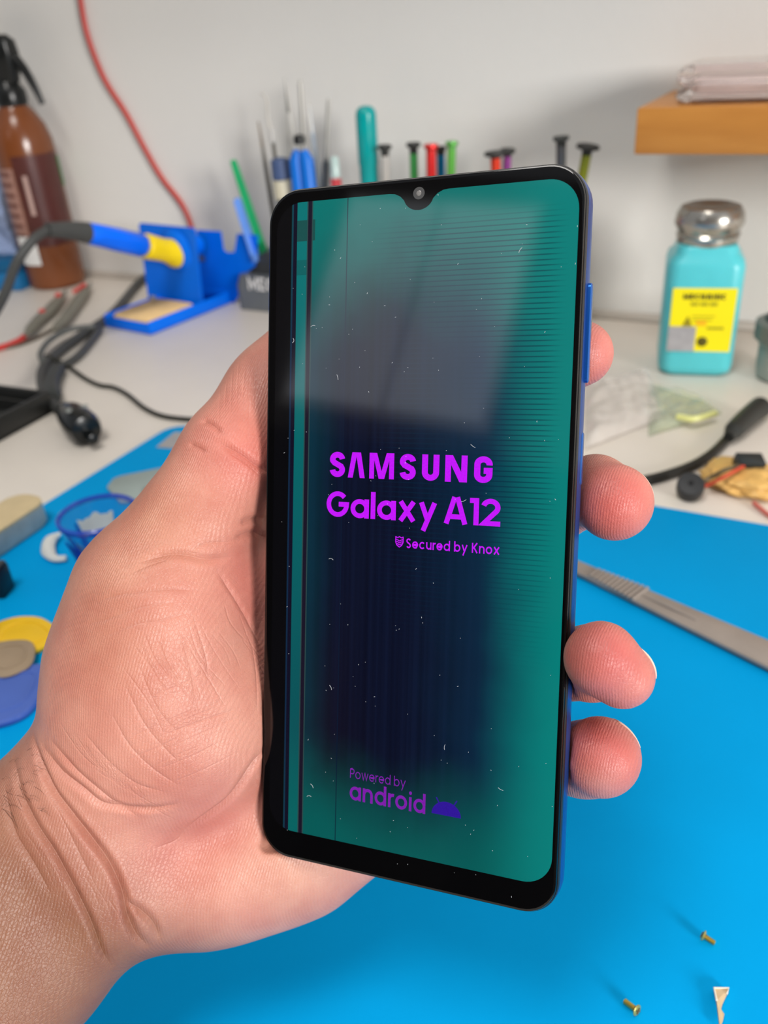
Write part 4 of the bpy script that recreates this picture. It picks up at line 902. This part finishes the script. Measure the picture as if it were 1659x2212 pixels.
# ------------------------------------------------------------------ barrel plug cable on the right
e0 = on_z(1640, 880, .009)
cb = thing('plug_cable', 'black cable with thick barrel plug behind the brown lump', 'cable', (e0.x, e0.y, 0))
c_b = Vector((e0.x, e0.y, 0)); pk = [on_z(u, v, z) for u, v, z in ((1643, 880, .008), (1620, 897, .008), (1590, 925, .0075), (1574, 945, .006))]
MB().tube(catmull(rel(pk, c_b), 5), list(np.linspace(.0075, .0062, 12)) + [.0055, .0045, .004, .0036], 18).build('barrel_plug', mat('black_rubber_plug', (36, 38, 36), .45), cb)
pk = [on_z(u, v, .0032) for u, v in ((1578, 940), (1540, 978), (1495, 1006), (1440, 1026), (1394, 1038), (1330, 1052), (1240, 1062), (1150, 1060))]
MB().tube(catmull(rel(pk, c_b), 6), .0031, 12).build('cord', mat('black_cord', (24, 24, 20), .45), cb)

# ------------------------------------------------------------------ buzzer, connector and brown lump
bz = on_z(1488, 1072)
bu = thing('buzzer', 'small round black buzzer with red and black wires', 'buzzer', bz)
tl = Vector((.1, -.55, .85)).normalized()
MB().lathe([(.0068, 0), (.0076, .0006), (.0078, .002), (.0078, .008), (.0072, .0092), (.002, .0094)], 26, (0, 0, .0036), tl).build('buzzer_case', mat('buzzer_black', (30, 31, 33), .4), bu)
MB().lathe([(.0016, 0), (.0012, .0003)], 14, tuple(Vector((0, 0, .0036)) + tl*.0096), tl).build('sound_hole', mat('hole_black', (8, 8, 9), .8), bu)
cn = on_z(1618, 1000, .012)
for nm, mtl, dv in (('red_wire', mat('red_wire', (196, 70, 48), .4), 7), ('black_wire', mat('brown_wire', (86, 76, 58), .4), -6)):
    W = [bz + Vector((.004, .003, .005)), on_z(1530, 1040 + dv, .007), on_z(1570, 1020 + dv, .014), cn]; MB().tube(catmull(rel(W, bz), 6), .0011, 8).build(nm, mtl, bu)
MB().box(-.008, .008, -.005, .005, -.004, .004).build('connector', mat('connector_black', (30, 38, 40), .35), bu, loc=cn - bz, rot=(.3, .1, .5), bevel=.0008)
MB().box(-.0084, .0, -.0042, .0042, -.0052, -.0042).build('connector_latch', mat('connector_black', (30, 38, 40), .35), bu, loc=cn - bz, rot=(.3, .1, .5))
lc = on_z(1606, 1048)
bm = bmesh.new(); bmesh.ops.create_icosphere(bm, subdivisions=5, radius=1.0)
for v in bm.verts:
    p = v.co.copy(); n_ = noise.noise(p*2.2 + Vector((3, 1, 7)))*.25 + noise.noise(p*6)*.09 + noise.noise(p*13)*.05
    p *= 1 + n_; v.co = Vector((p.x*.0245, p.y*.0205, max(-.0052, p.z*.0062) + .0052))
me = bpy.data.meshes.new('resin_lump'); bm.to_mesh(me); bm.free(); me.shade_smooth()
me.materials.append(mat('tan_resin', (216, 172, 98), .4, vary=.2, scale=120, bump=.3, bscale=350))
o = bpy.data.objects.new('resin_lump', me); COL.objects.link(o); o.location = (lc.x, lc.y, .0); o.rotation_euler = (0, 0, -.3); tag(o, 'lumpy golden brown flat piece under the black connector', 'lump')
wr = [on_z(u, v, .002) for u, v in ((1628, 1086), (1645, 1100), (1662, 1113), (1700, 1130))]
o = MB().tube(catmull(rel(wr, wr[0]), 5), .0013, 8).build('loose_wire', mat('pink_red_wire', (206, 110, 100), .4), loc=wr[0]); tag(o, 'short pinkish red wire at the right edge near the mat', 'wire')

# ------------------------------------------------------------------ steel tool, screws and plastic chip on the mat
pt = [on_z(u, v, MT) for u, v in ((1215, 1208), (1262, 1228), (1659, 1396), (1760, 1440), (1760, 1500), (1659, 1456), (1262, 1256), (1215, 1236))]
s0 = sum(pt, Vector())/8
tw = thing('pry_tool', 'flat grey steel pry tool with ribbed grip lying on the mat', 'pry tool', (s0.x, s0.y, MT))
m_pry = mat('dull_steel', (150, 140, 132), .42, metal=.35, vary=.08, scale=60)
MB().prism([(p.x - s0.x, p.y - s0.y) for p in pt], .0012, .0036).build('blade', m_pry, tw, bevel=.0007)
A = (pt[1] + pt[6])/2; B = (pt[2] + pt[5])/2; dx = (B - A).normalized(); dn = Vector((-dx.y, dx.x, 0)); wv = (pt[1] - pt[6]).length
for k in range(11):
    c = A + dx*(.006 + k*.0026) - s0; r_ = wv*(.36 + .02*k)
    MB().tube([tuple(c + dn*r_ + Vector((0, 0, .0036))), tuple(c - dn*r_ + Vector((0, 0, .0036)))], .0011, 8).build('grip_rib', m_pry, tw)
c1 = A + dx*.034 - s0; c2 = A + dx*.062 - s0
MB().tube([tuple(c1 + Vector((0, 0, .0036))), tuple((c1 + c2)/2 + Vector((0, 0, .0038))), tuple(c2 + Vector((0, 0, .0036)))], [.0006, .0012, .0006], 8).build('groove_edge', m_pry, tw)
m_brass = mat('gold_screw', (212, 190, 110), .3, metal=.75, vary=.1)
def screw(label, head, tip, zh_, zt2):
    H = on_z(*head, zh_); T = on_z(*tip, zt2); d = T - H; L = d.length; t = thing('screw', label, 'screw', (H.x, H.y, MT), 0, 'small gold screws on the mat')
    o_ = H - Vector((H.x, H.y, MT)); r = .0008
    MB().lathe([(.0006, 0), (.0014, .0001), (.00165, .00025), (.0016, .0005), (r, .0010)], 18, o_, d).build('screw_head', m_brass, t)
    prof = []; nn = 11
    for k in range(nn*2 + 1): prof.append((r*(1.05 if k % 2 else .78), .0010 + (L - .0010)*k/(nn*2)))
    prof.append((.0002, L + .0001)); MB().lathe(prof, 12, o_, d).build('thread', m_brass, t)
    dn_ = d.normalized(); u_ = dn_.orthogonal().normalized()
    for s_ in (0, 1):
        ax_ = u_ if s_ == 0 else dn_.cross(u_); MB().tube([tuple(o_ - dn_*.00008 - ax_*.0009), tuple(o_ - dn_*.00008 + ax_*.0009)], .00022, 6).build('cross_slot', mat('slot_dark', (90, 78, 40), .5), t)
screw('tiny gold screw with its head pointing up left', (1517, 2019), (1544, 2037), MT + .0018, MT + .001)
screw('tiny gold screw with its cross head facing lower right', (1378, 2184), (1349, 2162), MT + .0019, MT + .001)
cp_ = [(1541, 2141), (1573, 2142), (1568, 2155), (1560, 2172), (1556, 2187), (1563, 2198), (1560, 2212), (1553, 2225), (1550, 2200), (1546, 2170)]
P = [on_z(u, v, MT) for u, v in cp_]; c = sum(P, Vector())/len(P)
t = thing('plastic_chip', 'jagged sliver of cream plastic lying on the mat', 'chip', (c.x, c.y, MT))
n = len(P); MB().rings([[(p.x - c.x, p.y - c.y, .0003 + .0006*i/n) for i, p in enumerate(P)], [(p.x - c.x, p.y - c.y, .0014 + .0006*i/n) for i, p in enumerate(P)]]).build('chip_plate', mat('tan_chip', (206, 180, 142), .4, vary=.1, scale=400), t, smooth=False)
MB().tube([(p.x - c.x, p.y - c.y, .0016 + .0006*i/n) for i, p in ((9, P[9]), (0, P[0]), (1, P[1]), (2, P[2]))], .0003, 6).build('torn_edge', mat('cream_edge', (240, 232, 214), .5), t)

# ------------------------------------------------------------------ left side of the mat
def block(nm, label, cat, quad, z0, vtop, parts):
    P = [on_z(u, v, z0) for u, v in quad]; return P
# whetstone-like block: tan top, grey body
pa_, pb_ = on_z(-10, 1212, MT), on_z(120, 1122, MT); d = pb_ - pa_; L = d.length; yw = math.atan2(d.y, d.x); hb = hgt(pa_, 1162) - MT
wv_ = .026
wt = thing('sponge_block', 'tan topped grey block with rounded end on the mat edge', 'block', (pa_.x, pa_.y, MT), yw)
def blk(i): return rrect(L + .06 - 2*i, wv_ - 2*i, .011, 8, (L + .06)/2 - .06, wv_/2)
MB().loft(blk, [(.001, .0002), (0, .002), (0, hb*.86)]).build('grey_body', mat('grey_abrasive', (178, 184, 180), .8, vary=.12, scale=120, bump=.3), wt)
MB().loft(blk, [(0, hb*.862), (0, hb*.96), (.0012, hb)]).build('tan_top', mat('tan_pad', (206, 186, 146), .85, vary=.05, scale=120, bump=.3), wt)
# blue cup
rc = (205, 1108); cz = on_z(240, 1222, MT)
zt3 = hgt(cz, 1112) - MT; rd = 84*w2c(on_z(*rc, MT + zt3))[2]/FPX
cu = thing('shot_cup', 'small translucent blue cup with white residue inside', 'cup', (cz.x, cz.y, MT))
m_cup = mat('blue_acrylic', (40, 120, 220), .12, vary=.2, scale=60, alpha=.22, spec=.8); m_rim = mat('deep_blue_acrylic', (44, 76, 196), .15, alpha=.72)
rb = rd*.70
MB().lathe([(rb*.4, .0003), (rb*.95, .0006), (rb, .004), (rb*.98, .007), (rb*1.04, .012), (rd*.97, zt3*.93), (rd, zt3), (rd*.93, zt3), (rd*.90, zt3*.9), (rb*.9, .012), (rb*.5, .009), (rb*.1, .009)], 36).build('cup_wall', m_cup, cu)
MB().lathe([(rd*.93, zt3 - .001), (rd*1.02, zt3 - .0012), (rd*1.03, zt3 + .001), (rd*.96, zt3 + .002), (rd*.91, zt3 + .0005)], 36, cap0=False, cap1=False).build('rim', m_rim, cu)
for k in range(12):
    a_ = 2*math.pi*k/12; MB().tube([(rb*1.0*math.cos(a_), rb*1.0*math.sin(a_), .002), (rb*1.06*math.cos(a_), rb*1.06*math.sin(a_), .012), (rd*.93*math.cos(a_), rd*.93*math.sin(a_), zt3*.7)], [.0014, .0018, .0006], 6).build('facet_ridge', m_rim, cu)
def smear(a0, a1, z0, z1, sd):
    def f(s, t_):
        a_ = a0 + (a1 - a0)*s; z = z0 + (z1 - z0)*t_*(.6 + .5*abs(noise.noise(Vector((s*3, sd, 0))))); r_ = (rb*.9 + (rd*.9 - rb*.9)*min(1, (z - .012)/(zt3 - .012))) - .0008
        return (r_*math.cos(a_), r_*math.sin(a_), z)
    MB().grid(f, 12, 6).build('white_residue', mat('white_glue', (206, 210, 200), .6, vary=.1), cu)
smear(.3, 1.3, .02, zt3*.95, 1.2); smear(1.9, 3.2, .016, zt3*.9, 4.2); smear(4.2, 5.3, .014, zt3*.75, 7.7)
# white curved scrap beside the cup
wp = [on_z(u, v, z) for u, v, z in ((130, 1152, MT + .004), (108, 1168, MT + .003), (104, 1190, MT + .0025), (118, 1206, MT + .0022), (143, 1206, MT + .002))]
o = MB().tube(catmull(rel(wp, wp[3]), 5), list(np.interp(np.linspace(0, 1, 21), [0, .2, .5, .75, 1], [.0012, .0038, .0040, .0024, .0020])), 10, flat=.7).build('plastic_scrap', mat('white_nylon', (214, 216, 212), .5), loc=wp[3]); tag(o, 'curved white plastic scrap left of the blue cup', 'scrap')
# grey card under the thumb
gp = [on_z(u, v, MT) for u, v in ((232, 1058), (246, 1040), (262, 1034), (430, 1000), (440, 1080), (260, 1090))]; c = sum(gp, Vector())/6
t = thing('plastic_card', 'grey plastic card on the mat behind the blue cup', 'card', (c.x, c.y, MT))
MB().prism([(p.x - c.x, p.y - c.y) for p in gp], .0003, .0024).build('card_plate', mat('grey_card', (146, 158, 154), .5, vary=.06), t, bevel=.0006)
dkp = on_z(330, 1066, MT); MB().lathe([(.006, .0025), (.0055, .0032), (.002, .0034)], 20, (dkp.x - c.x, dkp.y - c.y, 0)).build('dark_pad', mat('dark_pad', (104, 116, 110), .6), t)
# black block at the left edge
kb = on_z(-8, 1304, MT)
t = thing('black_block', 'small black block at the left edge above the yellow pick', 'block', (kb.x - .012, kb.y + .006, MT), .35)
MB().box(-.012, .012, -.006, .006, 0, .016).build('block_body', mat('black_gloss', (24, 24, 27), .3), t, bevel=.001)
MB().box(-.0115, .0115, -.0055, .0055, .0162, .0175).build('block_cap', mat('grey_black', (58, 58, 62), .35), t, bevel=.0006)
# opening picks
def pick(label, tipuv, quad, m, th_, z0=0.0):
    P = [on_z(u, v, MT + z0) for u, v in quad]; c = sum(P, Vector())/len(P)
    t = thing('opening_pick', label, 'pick', (c.x, c.y, MT + z0), 0, 'opening picks on the mat')
    C = catmull([tuple(p - c) for p in P] + [tuple(P[0] - c)], 6)[:-1]
    def ring(k, z): return [(p[0]*k, p[1]*k, z) for p in C]
    MB().rings([ring(.97, .0002), ring(1, th_*.3), ring(1, th_*.7), ring(.95, th_)]).build('pick_plate', m, t)
    MB().rings([ring(.68, th_), ring(.66, th_ + .0005), ring(.58, th_ + .0005), ring(.55, th_ - .0002)], True, False, False).build('embossed_ring', m, t)
    return t
pick('yellow plastic pick, farthest of the three at the left edge', None, ((-40, 1400), (-20, 1362), (30, 1342), (80, 1340), (108, 1350), (134, 1370), (140, 1375), (134, 1383), (80, 1414), (20, 1425)), mat('yellow_pick', (236, 190, 30), .4), .0028)
pick('brownish grey pick lying between the yellow and blue ones', None, ((-60, 1440), (-30, 1400), (20, 1387), (62, 1387), (76, 1402), (72, 1432), (50, 1452), (0, 1466)), mat('taupe_pick', (156, 136, 112), .5), .0014, .0036)
pick('large blue plastic pick, nearest of the three', None, ((-50, 1520), (-20, 1470), (30, 1450), (70, 1446), (102, 1446), (106, 1462), (92, 1510), (60, 1550), (10, 1572), (-40, 1575)), mat('blue_pick', (72, 102, 184), .4), .0036)

# ------------------------------------------------------------------ black tray, cords, plug and probes on the left
r0 = on_z(119, 889); l0 = on_z(-6, 958); k0 = on_z(-6, 862)
dx = (l0 - r0); dx.z = 0; dl = dx.length; ya = math.atan2(dx.y, dx.x)
ht = hgt(l0, 911); tr_ = thing('black_tray', 'open black tray at the left edge beside the cords', 'tray', r0, ya)
m_tray = mat('black_tray_plastic', (38, 39, 38), .45, bump=.1)
dw = .085; dl2 = dl + .05
MB().box(0, dl2, -dw, 0, .0003, .003).build('tray_floor', m_tray, tr_)
for q in ((0, dl2, -.004, 0), (0, dl2, -dw, -dw + .004), (0, .004, -dw + .004, -.004), (dl2 - .004, dl2, -dw + .004, -.004)): MB().box(*q, .0003, ht).build('tray_wall', m_tray, tr_, bevel=.0008)
for k in range(3): MB().box(.012 + k*.03, .014 + k*.03, -dw + .004, -.004, .003, ht*.7).build('divider', m_tray, tr_)
def cable(nm, label, pts, r, m, z=None):
    P = [on_z(u, v, (z if z is not None else r*1.02) + (w[0] if w else 0)) for u, v, *w in pts]; b_ = Vector((P[0].x, P[0].y, 0))
    o_ = MB().tube(catmull(rel(P, b_), 7), r, 12).build(nm, m, loc=b_); tag(o_, label, 'cable'); return o_
cable('power_cable', 'thick dark grey cord curving from the stand to the black plug', ((335, 590), (300, 610), (240, 680), (170, 728), (118, 768), (92, 800), (92, 838), (112, 872), (140, 892)), .0044, m_cord)
cable('grey_cord', 'second dark cord running beside the thick cord to its sleeve', ((215, 712), (192, 742), (165, 772), (128, 795)), .0036, m_cord)
cable('grey_cord', 'thin grey loop of cord left of the thick cord', ((205, 705), (150, 712), (108, 735), (88, 762), (92, 782)), .0028, mat('grey_cord_light', (92, 94, 92), .5), .0085)
cable('thin_black_cable', 'thin black cable snaking across the desk to the thumb', ((100, 768, .006), (145, 790, .002), (185, 818), (215, 832), (245, 837), (275, 852), (310, 880), (345, 897), (385, 904), (440, 907), (520, 905), (640, 900)), .0019, mat('thin_black', (34, 34, 26), .45))
cable('brown_wire', 'thin brown wire running off the left edge below the red one', ((-20, 757), (40, 745), (85, 727), (118, 708)), .0016, mat('brownish_wire', (84, 72, 60), .5))
sv = [on_z(u, v, .006) for u, v in ((128, 795), (118, 812), (112, 838), (118, 860))]
o = MB().tube(catmull(rel(sv, Vector((sv[3].x, sv[3].y, 0))), 4), [.004] + [.0066]*11 + [.005], 14).build('cord_sleeve', mat('dark_sleeve', (52, 55, 54), .5), loc=Vector((sv[3].x, sv[3].y, 0))); tag(o, 'dark ribbed sleeve on the cord above the black plug', 'cord sleeve')
g0 = on_z(170, 928); pg = thing('power_plug', 'glossy black power plug on the desk above the mat', 'plug', g0)
pd = (on_z(200, 950) - on_z(138, 890)); pd.z = 0; pd.normalize()
cen = (on_z(172, 915, .012) - g0)
MB().lathe([(.0045, -.036), (.007, -.032), (.011, -.018), (.0125, -.004), (.0125, .010), (.0105, .0165), (.0055, .018)], 22, cen, pd).build('plug_body', mat('gloss_black', (14, 17, 18), .22), pg)
MB().lathe([(.0042, .018), (.0042, .028), (.0035, .0285)], 14, tuple(Vector(cen) - Vector((0, 0, .003))), pd).build('plug_pin', mat('gloss_black', (14, 17, 18), .22), pg)
for s_ in (-1, 1):
    e_ = Vector((-pd.y, pd.x, 0))*.006*s_; MB().lathe([(.0022, 0), (.002, .0012), (.001, .0014)], 12, tuple(Vector(cen) + e_ + pd*.004 + Vector((0, 0, .0128))), (0, 0, 1)).build('contact', mat('grey_contact', (150, 154, 150), .3), pg)
m_pr = mat('grey_probe', (112, 109, 98), .5); m_red = mat('red_probe', (196, 52, 48), .45)
def probe(label, pts, red):
    P = [on_z(u, v, .0062) for u, v in pts]; b_ = Vector((P[0].x, P[0].y, 0)); t = thing('test_clip', label, 'clip', b_); C = catmull(rel(P, b_), 6); n_ = len(C)
    MB().tube(C, list(np.interp(np.linspace(0, 1, n_), [0, .12, .5, .75, .9, 1], [.003, .0055, .0062, .0066, .005, .0025])), 12, flat=.9).build('grip', m_pr, t)
    MB().tube([tuple(Vector(C[-1])), tuple(Vector(C[-1])*1.08 + Vector((0, 0, .001)))], [.0024, .0012], 8).build('jaw', mat('jaw_grey', (96, 98, 94), .4), t)
    for f_ in red:
        p_ = Vector(C[int(f_*(n_ - 1))]); MB().lathe([(.0034, 0), (.0036, .001), (.003, .0026), (.001, .003)], 14, tuple(p_ + Vector((0, 0, .0042))), (0, -.3, 1)).build('red_mark', m_red, t)
    return t
t = probe('grey test clip with red marks, left of the pair', ((58, 722), (80, 695), (108, 670), (138, 636)), (.52, .93))
rw = [on_z(u, v, .003) for u, v in ((58, 722), (40, 736), (10, 748), (-30, 758))]; base_ = t.location
MB().tube(catmull(rel(rw, base_), 5), .0028, 10).build('red_lead', m_red, t)
t = probe('grey test clip, right of the pair by the spray bottle foot', ((118, 712), (140, 690), (165, 655), (192, 620)), ())
P = rel([on_z(160, 630, .011), on_z(183, 615, .011)], t.location); MB().tube(P, .0022, 8).build('red_mark', m_red, t)
